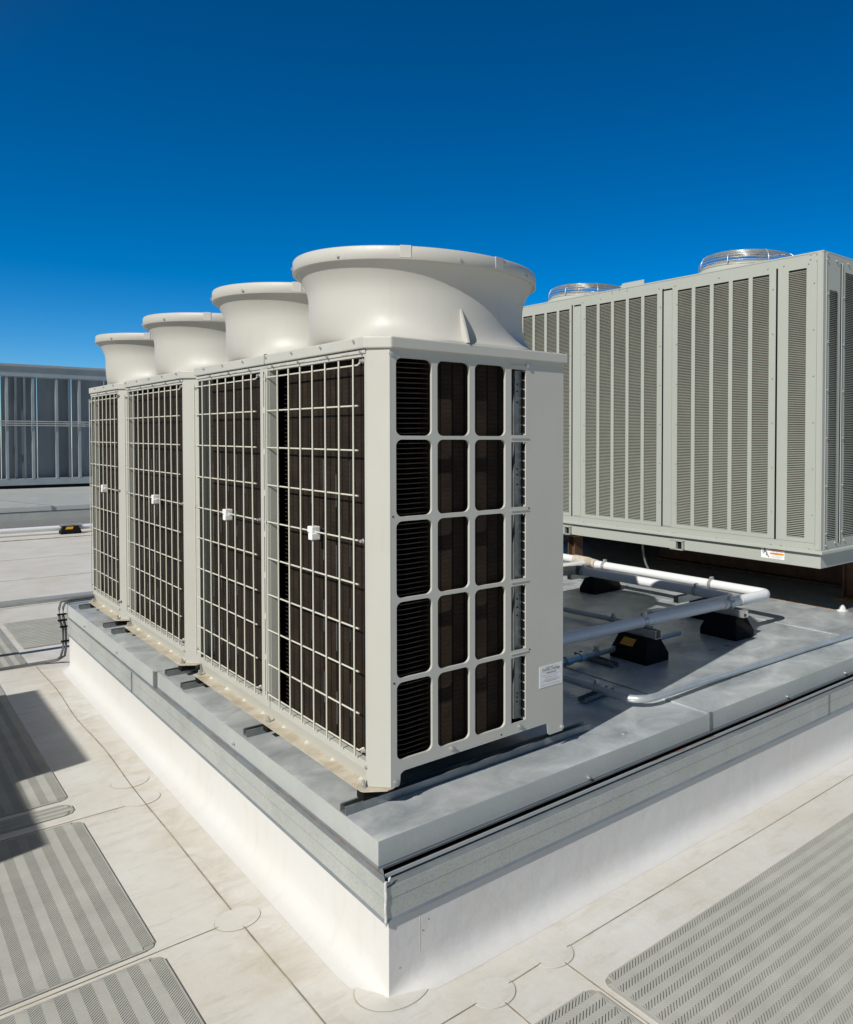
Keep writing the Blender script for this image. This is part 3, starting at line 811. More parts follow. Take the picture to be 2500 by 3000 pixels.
def module(y0, y1, bars, label, near=False, panels=None, seed=0):
    root = thing('heat_pump_unit', (DEP / 2, (y0 + y1) / 2, 0), label, 'heat pump unit', 'beige heat pump units in a row on the curb')
    TH = 0.003
    # ---- corner post (chamfer + narrow strips), far post
    mb = MB()
    def post(ya, sgn):
        P = [(CA, ya), (0.0, ya + sgn * CB), (0.0, ya + sgn * (CB + .018)), (TH, ya + sgn * (CB + .018)), (TH, ya + sgn * (CB + .0015)), (CA + .0015, ya + sgn * TH), (CA + .004, ya + sgn * TH), (CA + .004, ya)]
        mb.prism(P, 2, 0.002, H1)
    post(y0, 1)
    mb.box(0, TH, y1 - 0.022, y1, 0.045, H1)
    mb.split('corner_post', M['beige'], root, 0.0008)
    # ---- side plate with the punched openings
    def mp_near(u, v, w): return (u, y0 + 0.0015 + w, v)
    holes = []
    zr = [(0.081, 0.326), (0.339, 0.580), (0.592, 0.834), (0.848, 1.090), (1.102, 1.345)]
    for za, zb in zr:
        for xa, xb in ((0.066, 0.191), (0.211, 0.332), (0.353, 0.478)): holes.append(rrect(xa, xb, za, zb, 0.020))
        holes.append(rrect(0.503, 0.566, za + .004, zb - .008, 0.003, 2))
    outer = [(CA + .004, 0.0), (0.072, 0.0), (0.076, 0.006), (0.078, 0.036), (0.090, 0.044), (0.655, 0.046), (0.664, 0.040), (0.668, 0.006), (0.674, 0.0), (DEP, 0.0), (DEP, H1), (CA + .004, H1)]
    mb = MB(); plate(mb, outer, holes, mp_near, 0.003)
    sp = mb.build('side_panel', M['beige'], root)
    mb = MB()
    # folded rims of the openings
    for za, zb in zr:
        for xa, xb in ((0.066, 0.191), (0.211, 0.332), (0.353, 0.478)):
            lp = rrect(xa, xb, za, zb, 0.020); n = len(lp)
            vs = [(p[0], y0 + .003, p[1]) for p in lp] + [(p[0], y0 + .011, p[1]) for p in lp]
            mb.add(vs, [(i, (i + 1) % n, n + (i + 1) % n, n + i) for i in range(n)])
    mb.box(DEP - 0.003, DEP, y0 + .0031, y0 + 0.04, 0, H1)
    # louvered light edge of the slot column
    for za, zb in zr:
        mb.box(0.5665, 0.569, y0 + .003, y0 + .05, za, zb)
    mb.build('return_edge', M['beige'], root)
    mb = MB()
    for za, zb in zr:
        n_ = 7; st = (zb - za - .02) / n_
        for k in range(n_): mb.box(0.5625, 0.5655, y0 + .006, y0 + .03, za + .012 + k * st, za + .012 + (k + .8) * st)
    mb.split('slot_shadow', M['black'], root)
    mb = MB()
    for za, zb in zr:
        mb.box(0.500, 0.576, y0 - 0.0025, y0, zb + .0045, zb + .0075)
    mb.split('pressed_rib', M['beige'], root)
    br = MB(); br.box(0.534, 0.562, y0 + 0.022, y0 + .025, 0.088, 1.335)
    br.box(0.534, 0.537, y0 + 0.0255, y0 + .06, 0.088, 1.335)
    o = br.build('bracket', M['strut'], root)
    if near:
        hb = MB()
        for z in (1.287, 1.262, 1.222, 0.985, .965, .93, 0.52, .49, .46, .18, .165, .15): hb.cyl((0.544, y0 + .0215, z), (0.544, y0 + .0222, z), .0035, 10)
        hb.split('bolt_holes', M['black'], o)
    # ---- back and far side
    mb = MB(); mb.box(DEP - TH, DEP, y0 + .042, y1, 0.0, H1); mb.box(0.004, DEP - TH - .001, y1 - TH, y1, 0.0, H1)
    mb.split('rear_panel', M['beige'], root)
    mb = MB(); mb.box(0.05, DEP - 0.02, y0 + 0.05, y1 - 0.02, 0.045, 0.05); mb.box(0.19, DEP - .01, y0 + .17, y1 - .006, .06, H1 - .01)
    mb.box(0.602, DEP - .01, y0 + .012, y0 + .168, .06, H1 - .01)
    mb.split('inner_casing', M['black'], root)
    # ---- cap
    mb = MB(); o_ = 0.012
    P = [(CA, y0 - o_), (-o_, y0 + CB), (-o_, y1), (DEP + o_, y1), (DEP + o_, y0 - o_)]
    if near: segs = [(P, y0, y1)]
    mb.prism(P, 2, H1, HT)
    cap = mb.build('top_cap', M['beige'], root, 0.004)
    if len(panels) == 2:
        mb = MB(); ym = (y0 + y1) / 2 + .003
        mb.box(-o_ - .0015, -o_ + .004, ym - .0012, ym + .0012, H1 - .001, HT + .0015); mb.box(-o_, DEP, ym - .0012, ym + .0012, HT, HT + .003)
        mb.build('cap_seam', M['strut'], cap)
    # ---- front rails, grilles and coils
    mb = MB()
    mb.box(0.0, 0.016, y0 + CB + .018, y1 - .022, H1 - 0.024, H1 - 0.001)       # upper rail
    mb.box(-0.004, 0.0, y0 + CB + .006, y1 - .004, H1 - 0.014, H1 - 0.003)
    mb.box(0.0, 0.02, y0 + CB + .018, y1 - .022, 0.050, 0.076)                  # lower rail
    mb.split('front_rail', M['beige'], root, 0.001)
    mb = MB()
    k = 0
    mb.box(-0.0052, -0.0042, 0, 0, 0, 0) if False else None
    yy = y0 + CB + .12
    while yy < y1 - .12:
        mb.box(-0.0052, -0.0040, yy, yy + .05, H1 - .0115, H1 - .0055); yy += .17
    mb.split('rail_lap', M['beige'], root)
    if near:
        st = MB()
        holes = [rrect(0.8985, 0.9085, 1.199, 1.339, 0.005, 4)] if False else []
        zz = 0.09; 
        while zz < 1.30:
            holes.append(rrect(0.8985, 0.9105, zz, zz + 0.141, 0.0058, 4)); zz += 0.1595
        plate(st, [(0.866, 0.052), (0.942, 0.052), (0.942, H1 - .003), (0.866, H1 - .003)], holes, lambda u, v, w: (0.0 - .0015 + w, u, v), 0.003)
        st.box(0, .06, .9395, .942, .06, H1 - .004); st.box(0, .03, .866, .8685, .06, H1 - .004)
        st.build('divider', M['beige'], root)
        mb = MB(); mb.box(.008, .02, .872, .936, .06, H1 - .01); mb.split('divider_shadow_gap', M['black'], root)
    mb = MB()  # inner reveal at the far side of each opening
    for (ya, yb) in panels: mb.box(0.003, 0.035, yb - .0045, yb - .002, .06, H1 - .01)
    mb.split('opening_reveal', M['beige'], root)
    for pi, (ya, yb) in enumerate(panels):
        b0 = bars[pi][0]; nb = bars[pi][1]
        hz = [0.105, 0.222, 0.355, 0.492, 0.632, 0.771, 0.912, 1.055, 1.195, 1.322]
        xg = -0.006; rw = 0.0029
        g = MB()
        yend = yb + .004
        for z in hz[1:-1]: g.cyl((xg, b0 - .018, z), (xg, yend, z), rw, 7)
        for z in (hz[0], hz[-1]):
            g.tube([(0.001, b0 - .040, z + .012), (-.004, b0 - .036, z + .010), (xg, b0 - .02, z), (xg, yend + .004, z)], rw, 7)
        lean = 0.0
        for i in range(nb):
            y = b0 + i * 0.103
            g.cyl((xg - 2 * rw, y - (0.006 if i == 0 and pi == 1 else 0), hz[0] - 0.024), (xg - 2 * rw, y + (0.012 if i == 0 and (pi == 1) else 0), hz[-1] + 0.020), rw, 7)
        if nb: g.cyl((xg - 2 * rw, yend - .001, hz[0] - 0.02), (xg - 2 * rw, yend - .001, hz[-1] + .012), rw * .9, 7)
        gr = g.build('wire_grille', M['wire'], root)
        # white plastic spacer clip
        yc = b0 + 0.103 * (3 if nb == 7 else 4) + .003; zc = 0.771
        c = MB(); c.box(-0.020, 0.010, yc - .012, yc + .026, zc - .004, zc + .018); c.box(-0.023, 0.008, yc - .018, yc + .012, zc - .028, zc - .004)
        c.build('spacer_clip', M['white'], gr, 0.003)
        for (yy, zz) in ((b0 - .042, hz[-1] + .012), (b0 - .042, hz[0] + .004), (b0 - .040, 0.771), (yend + .012, hz[-1] - .006), (yend + .012, 0.771), (yend + .012, .11)):
            s_ = MB(); hexbolt(s_, (0.0, yy, zz), (-1, 0, 0), 0.0055, 0.009); s_.build('bolt', M['zinc'], gr)
        # coil: front slab with rounded far end
        co = MB(); yr = yb - 0.088 if near else yb - 0.075
        path = [(0.028, y0 + .062 if pi == 0 else ya + .004), (0.028, yr - .045)]
        for k in range(7):
            a = R(90 * k / 6); path.append((0.073 - .045 * math.cos(a), yr - .045 + .045 * math.sin(a)))
        path.append((0.16, yr))
        vs = []; 
        for (x, y) in path: vs += [(x, y, 0.05), (x, y, H1 - .012)]
        co.add(vs, [(2 * i, 2 * i + 1, 2 * i + 3, 2 * i + 2) for i in range(len(path) - 1)], True)
        coil = co.build('coil', M['coil'], root)
        t_ = MB()
        for k in range(80):
            z = 0.065 + k * 0.0161
            t_.tube([(0.058, yb - .050, z), (0.058, yb - .006, z)], 0.0018, 5, False)
        t_.build('coil_tubes', M['tube'], coil)
        vb = MB()
        for k in range(int((yr - ya) / .1)):
            for zz in (0.12, 0.37, 0.62, .86):
                y = ya + .06 + k * .1
                vb.box(0.0250, 0.0278, y, y + .003, zz + (k % 2) * .05, zz + .11 + (k % 2) * .05)
        dk = MB(); dk.box(.12, .13, yr - .03, yb - .006, .055, H1 - .013); dk.build('dark_back', M['black'], coil)
        vb.split('fin_spacers', M['cable'], coil)
    # coil on the side, set back, with hairpin tubes at the corner
    co = MB()
    path = [(0.196, y0 + .10), (0.196, y0 + .06), (0.200, y0 + .042), (0.212, y0 + .034), (0.53, y0 + .034)]
    vs = []
    for (x, y) in path: vs += [(x, y, 0.05), (x, y, H1 - .012)]
    co.add(vs, [(2 * i, 2 * i + 1, 2 * i + 3, 2 * i + 2) for i in range(len(path) - 1)], True)
    sc_ = co.build('side_coil', M['coil'], root)
    if near:
        t_ = MB()
        for k in range(80):
            z = 0.065 + k * 0.0161 - .002
            pts = [(0.050, y0 + .09, z)] + [(0.115 - .06 * math.cos(R(a)), y0 + .09 - .052 * math.sin(R(a)), z) for a in (15, 35, 60, 90)] + [(0.20, y0 + .04, z + .002)]
            t_.tube(pts, 0.0021, 5, False)
        t_.build('hairpin_tubes', M['tube'], sc_)
    # ---- bottom flange with anchor bolts
    mb = MB(); fw = 0.098
    P = [(0.055, y0 - .004), (0.030, y0 - .006), (-0.022, y0 + .036), (-0.050, y0 + .09), (-0.050, y1 - .05), (-0.022, y1 - .01), (0.055, y1 - .004)]
    P = [(0.055, y0 - .003), (0.030, y0 - .006), (-0.026, y0 + .040), (-0.030, y0 + .052), (-0.030, y1 - .012), (0.0, y1 - .004), (0.055, y1 - .004)]
    mb.prism(P, 2, -0.0018, 0.0012)
    fl = mb.build('base_flange', M['flange'], root)
    mb = MB(); mb.prism([(0.013, 0.0014), (0.016, 0.0014), (0.004, 0.0535), (0.0008, 0.0535)], 1, y0 + CB + .019, y1 - .023)
    mb.build('base_upstand', M['beige'], root)
    mb = MB()
    yy = y0 + .13
    while yy < y1 - .08:
        mb.add([(.013, yy - .010, .0012), (.013, yy + .010, .0012), (.010, yy, .012), (-.002, yy, .0013)], [(0, 2, 3), (2, 1, 3), (0, 1, 2)]); yy += .21
    mb.split('gusset', M['beige'], fl)
    ybs = [y0 + .068, y1 - .045] + ([(y0 + y1) / 2 - .01] if len(panels) == 2 else [])
    for y in ybs:
        mb = MB(); x = -0.012
        mb.cyl((x, y, .001), (x, y, .003), .0115, 16, False); mb.tube([(x, y, .003), (x, y, .013)], .0085, 6, True, False)
        mb.cyl((x, y, .013), (x, y, .024), .0052, 10)
        mb.build('anchor_bolt', M['zinc'], fl)
        mb = MB(); mb.box(x - .012, x + .05, y - .022, y + .022, -0.0325, -0.0022); mb.build('rubber_pad', M['rubber'], root, .003)
    # ---- screws
    def scr(p, d, par, r=.0045): 
        mb = MB(); hexbolt(mb, p, d, r, .005); mb.build('screw', M['zinc'], par)
    yy = y0 + CB + .06
    while yy < y1:
        scr((-o_, yy, HT - .012), (-1, 0, 0), cap); yy += .245
    yy = y0 + CB + .03
    while yy < y1 - .02:
        scr((-.004, yy, H1 - .010), (-1, 0, 0), root); yy += .24
    scr((0, y0 + CB + .012, .030 + .03), (-1, 0, 0), root)
    if near:
        for (x, z) in ((.052, 1.361 - .006), (.571, 1.356 - .004), (.0615, .016), (.262, .066), (.539, .067), (.733, .015)): scr((x, y0, z), (0, -1, 0), sp, .0062)
        for (x, z) in ((.055, .85), (.057, .328), (.579, .845), (.583, .335), (.46, .058), (.0, .0)):
            if x: 
                mb = MB(); mb.cyl((x, y0, z), (x, y0 - .0008, z), .0032, 8); mb.build('rivet_hole', M['ink'], sp)
        # certificate label
        xa, xb, za, zb = 0.627, 0.735, 0.182, 0.261
        mb = MB(); mb.box(xa, xb, y0 - .0012, y0, za, zb); lab = mb.build('label_plate', M['label'], sp)
        fm = lambda x, z: (x, y0 - .0016, z)
        tx = MB(); cxm = (xa + xb) / 2
        ribbon_text(tx, 'Gorilla Coatings', cxm, zb - .0185, .0125, fm)
        fine_print(tx, cxm, zb - .0085, .052, .0022, fm, 3)
        fine_print(tx, cxm, zb - .030, .046, .0042, fm, 4)
        tx.build('lettering', M['ink'], lab)
        tx = MB()
        fine_print(tx, cxm, zb - .0235, .090, .0018, fm, 5)
        for k, (w, z) in enumerate(((.092, .0365), (.08, .0575), (.062, .0535), (.05, .0605), (.094, .0715))):
            fine_print(tx, cxm, zb - z, w, .0020, fm, 10 + k)
        tx.build('small_lettering', M['greyink'], lab)
        tx = MB(); fine_print(tx, cxm, zb - .0455, .056, .0028, fm, 6); tx.build('red_lettering', M['redink'], lab)
    # ---- shrouds
    return root

uA = module(0.0, 1.737, [(0.127, 7), (1.0, 7)], 'nearest and widest beige heat pump unit, with two large fan shrouds on top', True, [(0.076, 0.866), (0.942, 1.733)])
bell(uA, 0.391, 0.431, 0.428, (235, 278, 30, 120, 335)); bell(uA, 0.391, 1.300, 0.428, (235, 278, 30, 120, 335))
uB = module(1.885, 3.035, [(2.003, 10)], 'middle beige heat pump unit with one fan shroud, between the widest and the farthest', False, [(1.961, 3.015)])
bell(uB, 0.391, 2.415, 0.55, (235, 278, 30, 120, 335))
uC = module(3.165, 3.962, [(3.263, 7)], 'farthest and narrowest beige heat pump unit at the left end of the row', False, [(3.24, 3.945)])
bell(uC, 0.391, 3.535, 0.39, (235, 278, 30, 120, 335))

# ---------------------------------------------------------------- large grey-green condenser
def condenser():
    X, Y = 3.118, 0.363; ZT, ZB, ZBASE = 2.264, 0.395, 0.283
    LY = 4.9; WX = 2.3
    root = thing('condensing_unit', (X + WX / 2, Y + LY / 2, ZBASE), 'large grey-green louvered condensing unit raised on steel supports at the right', 'condensing unit')
    mb = MB(); mb.box(X + .012, X + WX - .02, Y + .012, Y + LY - .02, ZB, ZT - .013); mb.build('condenser_coil', M['finpack'], root)
    mb = MB(); mb.box(X, X + WX, Y, Y + LY, ZT - .012, ZT); mb.build('roof_panel', M['green'], root, .004)
    # long face: one plate with the louver columns punched out
    zl0, zl1 = 0.466, 2.170
    colsY = []
    for s in (0.769, 1.779, 2.789, 3.799):
        colsY += [(s + k * 0.1675, s + k * 0.1675 + 0.134) for k in range(5)]
    colsY = [c for c in colsY if c[1] < Y + LY - .05]
    one = (0.485, 0.618)
    mb = MB()
    holes = [rrect(a, b, zl0, zl1, .0015, 1) for a, b in colsY + [one]]
    plate(mb, [(Y, ZB), (Y + LY, ZB), (Y + LY, ZT - .0125), (Y, ZT - .0125)], holes, lambda u, v, w: (X + .0015 + w, u, v), .003)
    lf = mb.build('long_panel', M['green'], root)
    def louvers(parent, fix, spans, axis, z0, z1, pitch=.01145):
        for (a, b) in spans:
            mb = MB(); z = z0 + .002
            while z + pitch * .9 < z1:
                # hooded blade: top edge at the panel, lower edge standing proud
                prof = [(0.0014, z + pitch * .42), (-0.0030, z + pitch * .20), (-0.0030, z + pitch * .12), (0.0018, z + pitch * .32)]
                if axis == 0: mb.prism([(fix + p[0], p[1]) for p in prof], 1, a, b)
                else: mb.prism([(fix + p[0], p[1]) for p in prof], 0, a, b)
                z += pitch
            mb.build('louver_column', M['greenlouver'], parent, recalc=True)
    louvers(lf, X, colsY + [one], 0, zl0, zl1)
    # upright channels / door gaps
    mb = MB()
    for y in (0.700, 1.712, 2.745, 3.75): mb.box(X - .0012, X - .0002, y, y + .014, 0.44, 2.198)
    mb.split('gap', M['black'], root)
    mb = MB()
    for y in (1.626, 2.641, 3.65): mb.box(X - .004, X, y, y + .082, .446, 2.18)
    mb.split('cover_strip', M['green'], root, .002)
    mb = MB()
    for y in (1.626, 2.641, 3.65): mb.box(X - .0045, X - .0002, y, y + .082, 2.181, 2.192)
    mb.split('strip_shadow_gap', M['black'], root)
    mb = MB(); mb.box(X - .003, X, 0.372, 0.405, ZB + .004, ZT - .004); mb.box(X - .003, X, .4065, 0.412, ZB + .03, ZT - .06); mb.split('corner_angle', M['green'], root, .001)
    mb = MB(); mb.box(X - .0006, X + .001, .4055, .4065, ZB + .03, ZT - .05); mb.box(X - .0008, X + .001, 2.184, 2.1855, 2.235, ZT); mb.box(X - .0008, X, 0.41, Y + LY, .4385, .4395); mb.split('seam', M['ink'], root)
    # end face
    mb = MB()
    oz = (.46, 2.03)
    holes = [rrect(X + .072, X + .168, .458, 2.028, .0015, 1)]
    cx_ = [(X + .262 + k * .17, X + .262 + k * .17 + .134) for k in range(5)] + [(X + 1.3 + k * .17, X + 1.3 + k * .17 + .134) for k in range(5)]
    holes += [rrect(a, b, .465, 2.163, .0015, 1) for a, b in cx_]
    plate(mb, [(X + .003, ZB), (X + WX, ZB), (X + WX, ZT - .0125), (X + .003, ZT - .0125)], holes, lambda u, v, w: (u, Y + .0015 + w, v), .003)
    ef = mb.build('end_panel', M['green'], root)
    louvers(ef, Y, [(X + .072, X + .168)], 1, .458, 2.028); louvers(ef, Y, cx_, 1, .465, 2.163)
    mb = MB(); mb.box(X + .203, X + .214, Y - .001, Y - .0002, .43, 2.21); mb.split('gap', M['black'], root)
    mb = MB(); mb.box(X + .215, X + .217, Y - .006, Y, .43, 2.215); mb.box(X + .033, X + .035, Y - .004, Y, .40, 2.24); mb.split('corner_angle', M['green'], root)
    # drip ledge and base rail
    mb = MB()
    L = [(0.0, ZB), (-0.004, ZB + .003), (-0.020, ZB - .003), (-0.022, ZB - .018), (-.018, ZB - .018), (0.02, ZB - .012)]
    mb.prism([(X + p[0], p[1]) for p in L], 1, Y - .02, Y + LY)
    mb.prism([(Y + p[0], p[1]) for p in L], 0, X - .02, X + WX)
    mb.build('drip_ledge', M['green'], root)
    mb = MB(); mb.box(X + .004, X + WX - .004, Y + .004, Y + LY - .004, ZBASE, ZB - .012); br = mb.build('base_rail', M['green'], root, .003)
    for y in (1.495, 2.755, 4.3):
        mb = MB()
        w = .124; z0, z1 = .287, .347
        mb.box(X - .022, X + .06, y, y + w * .06, z0, z1); mb.box(X - .022, X + .06, y + w * .52, y + w, z0, z1)
        mb.box(X - .022, X + .06, y, y + w, z0 - .004, z0 + .002); mb.box(X - .022, X + .06, y, y + w, z1 - .002, z1 + .004)
        lt = mb.build('lifting_tube', M['green'], br)
        mb = MB(); mb.box(X + .0, X + .058, y + w * .06, y + w * .52, z0 + .002, z1 - .002); mb.build('opening', M['black'], lt)
    # warning label
    mb = MB(); ya, yb, za, zb = .635, .819, .308, .380
    mb.box(X + .0028, X + .004, ya, yb, za, zb); lab = mb.build('warning_label', M['white'], br)
    fx = X + .0024
    mb = MB(); mb.box(fx, X + .0028, ya + .004, ya + .112, zb - .014, zb - .004); mb.box(fx, X + .0028, ya + .004, ya + .112, za + .028, za + .040); mb.split('orange_bar', M['orange'], lab)
    tx = MB(); fm = lambda u, v: (fx - .0004, ya + .058 - u, v)
    ribbon_text(tx, 'WARNING', 0, za + .031, .0085, fm); ribbon_text(tx, 'WARNING', 0, zb - .0125, .0085, fm); tx.build('lettering', M['ink'], lab)
    tx = MB()
    for z, t in ((zb - .021, 'Hazardous voltage'), (zb - .027, 'Disconnect all electric power'), (za + .021, 'before servicing unit'), (za + .014, 'Failure to do so can cause injury'), (za + .007, 'or serious damage')): fine_print(tx, 0, z, .0021 * len(t) + .03, .0030, fm, len(t))
    tx.build('small_lettering', M['greyink'], lab)
    mb = MB()   # figure pictogram
    def limb(pts, r): mb.tube([(fx, yb - p[0], za + p[1]) for p in pts], r, 6)
    limb([(.028, .062), (.034, .046), (.046, .036)], .0042); limb([(.046, .036), (.050, .026), (.040, .024)], .003); limb([(.040, .027), (.055, .018), (.064, .008)], .003)
    limb([(.034, .048), (.020, .044), (.010, .040)], .0022); limb([(.032, .046), (.024, .034), (.016, .028)], .0022); limb([(.022, .068), (.026, .062)], .0052)
    mb.build('pictogram', M['ink'], lab)
    # screws on the face
    pts = []
    for y in (0.737, 1.580, 1.745, 2.60, 2.78, 3.6, 0.428):
        for k in range(6): pts.append((y, .62 + k * .29))
    for y in (1.60, 2.62, 3.45): pts.append((y, 2.205))
    pts += [(y, 2.208) for y in (0.655, 0.78, 1.19, 1.76, 2.4)] + [(y, .405) for y in (.45, .74, .66, 1.2, 1.6, 1.75, 2.2, 2.6, 3.0)] + [(0.41, 2.245), (.41, 2.205), (.455, 2.25), (.455, 2.22), (.47, 2.195), (2.10, 2.235), (2.10, 2.255), (2.27, 2.235), (2.27, 2.255)]
    for (y, z) in pts:
        mb = MB(); hexbolt(mb, (X - .0005, y, z), (-1, 0, 0), .0042, .004, True); mb.build('screw', M['green'], root)
    for k in range(6):
        for x in (X + .05, X + .24):
            mb = MB(); hexbolt(mb, (x, Y, .50 + k * .30), (0, -1, 0), .006, .007, True); mb.build('screw', M['green'], root)
    for x, z in ((X + .035, 2.245), (X + .035, 2.21), (X + .15, 2.218), (X + .29, 2.222), (X + .05, .425), (X + .16, .435), (X + .27, .44)):
        mb = MB(); hexbolt(mb, (x, Y, z), (0, -1, 0), .006, .007, True); mb.build('screw', M['green'], root)
    # fans on the roof
    for cy in (1.43, 3.27):
        c = (X + .66, cy); fs_ = .80
        mb = MB(); mb.lathe([(r * fs_, z) for r, z in [(.60, ZT), (.55, ZT + .05), (.485, ZT + .10), (.462, ZT + .128), (.455, ZT + .128), (.45, ZT + .02), (.45, ZT - .008)]], c, 64)
        ring = mb.build('fan_ring', M['green'], root)
        g = MB()
        zz = ZT + .132
        levels = [(.487, zz - .055), (.487, zz - .028), (.486, zz), (.482, zz + .022), (.474, zz + .042), (.461, zz + .058), (.443, zz + .070)] + [(.43 - k * .022, zz + .078 + .002 * math.sqrt(k)) for k in range(15)]
        levels = [(r * fs_, z) for r, z in levels]
        for r, z in levels:
            g.tube([(c[0] + r * math.cos(2 * math.pi * k / 60), c[1] + r * math.sin(2 * math.pi * k / 60), z) for k in range(61)], .0022, 5, False)
        for k in range(8):
            a = 2 * math.pi * (k + .3) / 8
            g.tube([(c[0] + fs_ * r * math.cos(a), c[1] + fs_ * r * math.sin(a), z + .003) for r, z in [(.488, zz - .075), (.488, zz - .02), (.484, zz + .02), (.461, zz + .06), (.42, zz + .083), (.1, zz + .09)]], .0034, 6, False)
        g.build('fan_guard', M['zinc'], ring)
        hub = MB(); hub.lathe([(0, ZT + .10), (.1, ZT + .10), (.1, ZT + .0), (0, ZT + .0)], c, 24)
        for k in range(4):
            a0 = 2 * math.pi * k / 4; vs = []
            for j in range(6):
                a = a0 + j * .14; vs += [(c[0] + .09 * math.cos(a), c[1] + .09 * math.sin(a), ZT + .03 + j * .01), (c[0] + .34 * math.cos(a + .1), c[1] + .34 * math.sin(a + .1), ZT + .02 + j * .013)]
            hub.add(vs, [(2 * j, 2 * j + 1, 2 * j + 3, 2 * j + 2) for j in range(5)], True)
        hub.build('fan_blades', M['strut'], ring)
    mb = MB(); mb.prism([(2.33, ZT), (2.585, ZT), (2.60, ZT + .01), (2.60, ZT + .135), (2.585, ZT + .15), (2.33, ZT + .15)], 0, X + .42, X + .425)
    mb.build('lifting_plate', M['green'], root)
    # drain hose below
    mb = MB(); mb.tube([(X + .18, 2.097, ZBASE + .01), (X + .18, 2.095, .22), (X + .182, 2.085, .16), (X + .19, 2.07, .10), (X + .21, 2.05, .04), (X + .23, 2.04, -.05)], .009, 10); mb.build('drain_hose', M['strut'], root)
condenser()

def supports():
    g = 'rusty steel posts carrying the condensing unit'
    def post(x, y, lb, w=.09):
        root = thing('support_post', (x, y, PZ), lb, 'support post', g)
        mb = MB(); t = .008
        z0, z1 = PZ + .006, .255
        mb.box(x - w / 2, x + w / 2, y - w / 2, y - w / 2 + t, z0, z1); mb.box(x - w / 2, x + w / 2, y + w / 2 - t, y + w / 2, z0, z1); mb.box(x - t / 2, x + t / 2, y - w / 2 + t, y + w / 2 - t, z0, z1)
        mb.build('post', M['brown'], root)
        mb = MB(); mb.box(x - .08, x + .08, y - .08, y + .08, z1, z1 + .012); mb.build('top_plate', M['rust'], root)
        mb = MB(); mb.box(x - .09, x + .09, y - .09, y + .09, PZ - .004, z0); mb.build('foot_plate', M['rust'], root)
        return root
    p0 = post(3.25, 2.86, 'dark steel post under the left part of the condensing unit, seen beside the beige unit')
    p1 = post(3.95, 0.62, 'rusty steel post under the right end of the condensing unit, cut by the photo edge')
    for (x, ya, yb, lb) in ((4.35, .50, 2.9, 'dark rusty steel beam added to block light beneath the middle of the condensing unit'), (5.2, .45, 5.0, 'dark rusty steel beam added to block light beneath the rear side of the condensing unit')):  # beams added to block light and darken the space beneath
        root = thing('added_shade_beam', (x, (ya + yb) / 2, PZ), lb, 'light-blocking beam')
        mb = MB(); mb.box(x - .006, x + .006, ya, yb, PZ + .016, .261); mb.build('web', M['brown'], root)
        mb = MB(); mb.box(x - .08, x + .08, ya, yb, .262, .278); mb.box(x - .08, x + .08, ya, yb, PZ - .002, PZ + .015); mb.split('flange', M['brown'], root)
    mb = MB()
    x, y = 3.55, .46
    mb.lathe([(0, PZ + .040), (.011, PZ + .038), (.019, PZ + .027), (.025, PZ + .010), (.038, PZ + .004), (.042, PZ - .003)], (x, y), 14)
    o = mb.build('sealant_mound', M['putty']); tag(o, 'small white mound of sealant at the rusty pan edge under the condensing unit', 'sealant mound')
supports()

# ---------------------------------------------------------------- pipe supports, pipes and conduits
PIPEZ = 0.14
def pipe_support():
    root = thing('pipe_support', (0, 0, PZ), 'x', 'pipe support', 'black rubber pipe support blocks')
    mb = MB(); a, b = .085, .135; z = PZ
    lv = [(a, b, z), (a, b, z + .038), (.050, .105, z + .122), (.044, .098, z + .126)]
    vs = [(sx * p, sy * q, h) for p, q, h in lv for sx, sy in ((-1, -1), (1, -1), (1, 1), (-1, 1))]
    fs = [(4 * i + k, 4 * i + (k + 1) % 4, 4 * i + 4 + (k + 1) % 4, 4 * i + 4 + k) for i in range(3) for k in range(4)] + [(3, 2, 1, 0), (12, 13, 14, 15)]
    mb.add(vs, fs); mb.build('block', M['rubber'], root, .003)
    # sticker on the sloped side
    def on(y, t, o=.001): # t 0..1 up the slope of the -X face
        x = -(a + (.050 - a) * t); zz = z + .038 + .084 * t; n = Vector((-.084, 0, .035)).normalized() * o
        yy = y
        return (x + n.x, yy, zz + n.z)
    mb = MB(); mb.add([on(-.02, .45), on(.075, .45), on(.055, .9), on(-.035, .9)], [(0, 1, 2, 3)]); mb.add([on(-.02, .45, .0002), on(.075, .45, .0002), on(.055, .9, .0002), on(-.035, .9, .0002)], [(3, 2, 1, 0)])
    mb.build('reflector', M['yellow'], root)
    w = .0205; h = .0415; z2 = PZ + .1262
    U = [(-w, z2), (w, z2), (w, z2 + h), (w - .007, z2 + h), (w - .007, z2 + h - .002), (w - .0025, z2 + h - .002), (w - .0025, z2 + .0025), (-w + .0025, z2 + .0025), (-w + .0025, z2 + h - .002), (-w + .007, z2 + h - .002), (-w + .007, z2 + h), (-w, z2 + h)]
    mb = MB(); mb.prism(U, 1, -.14, .14); mb.build('channel', M['zinc'], root)
    return root
ps = pipe_support()
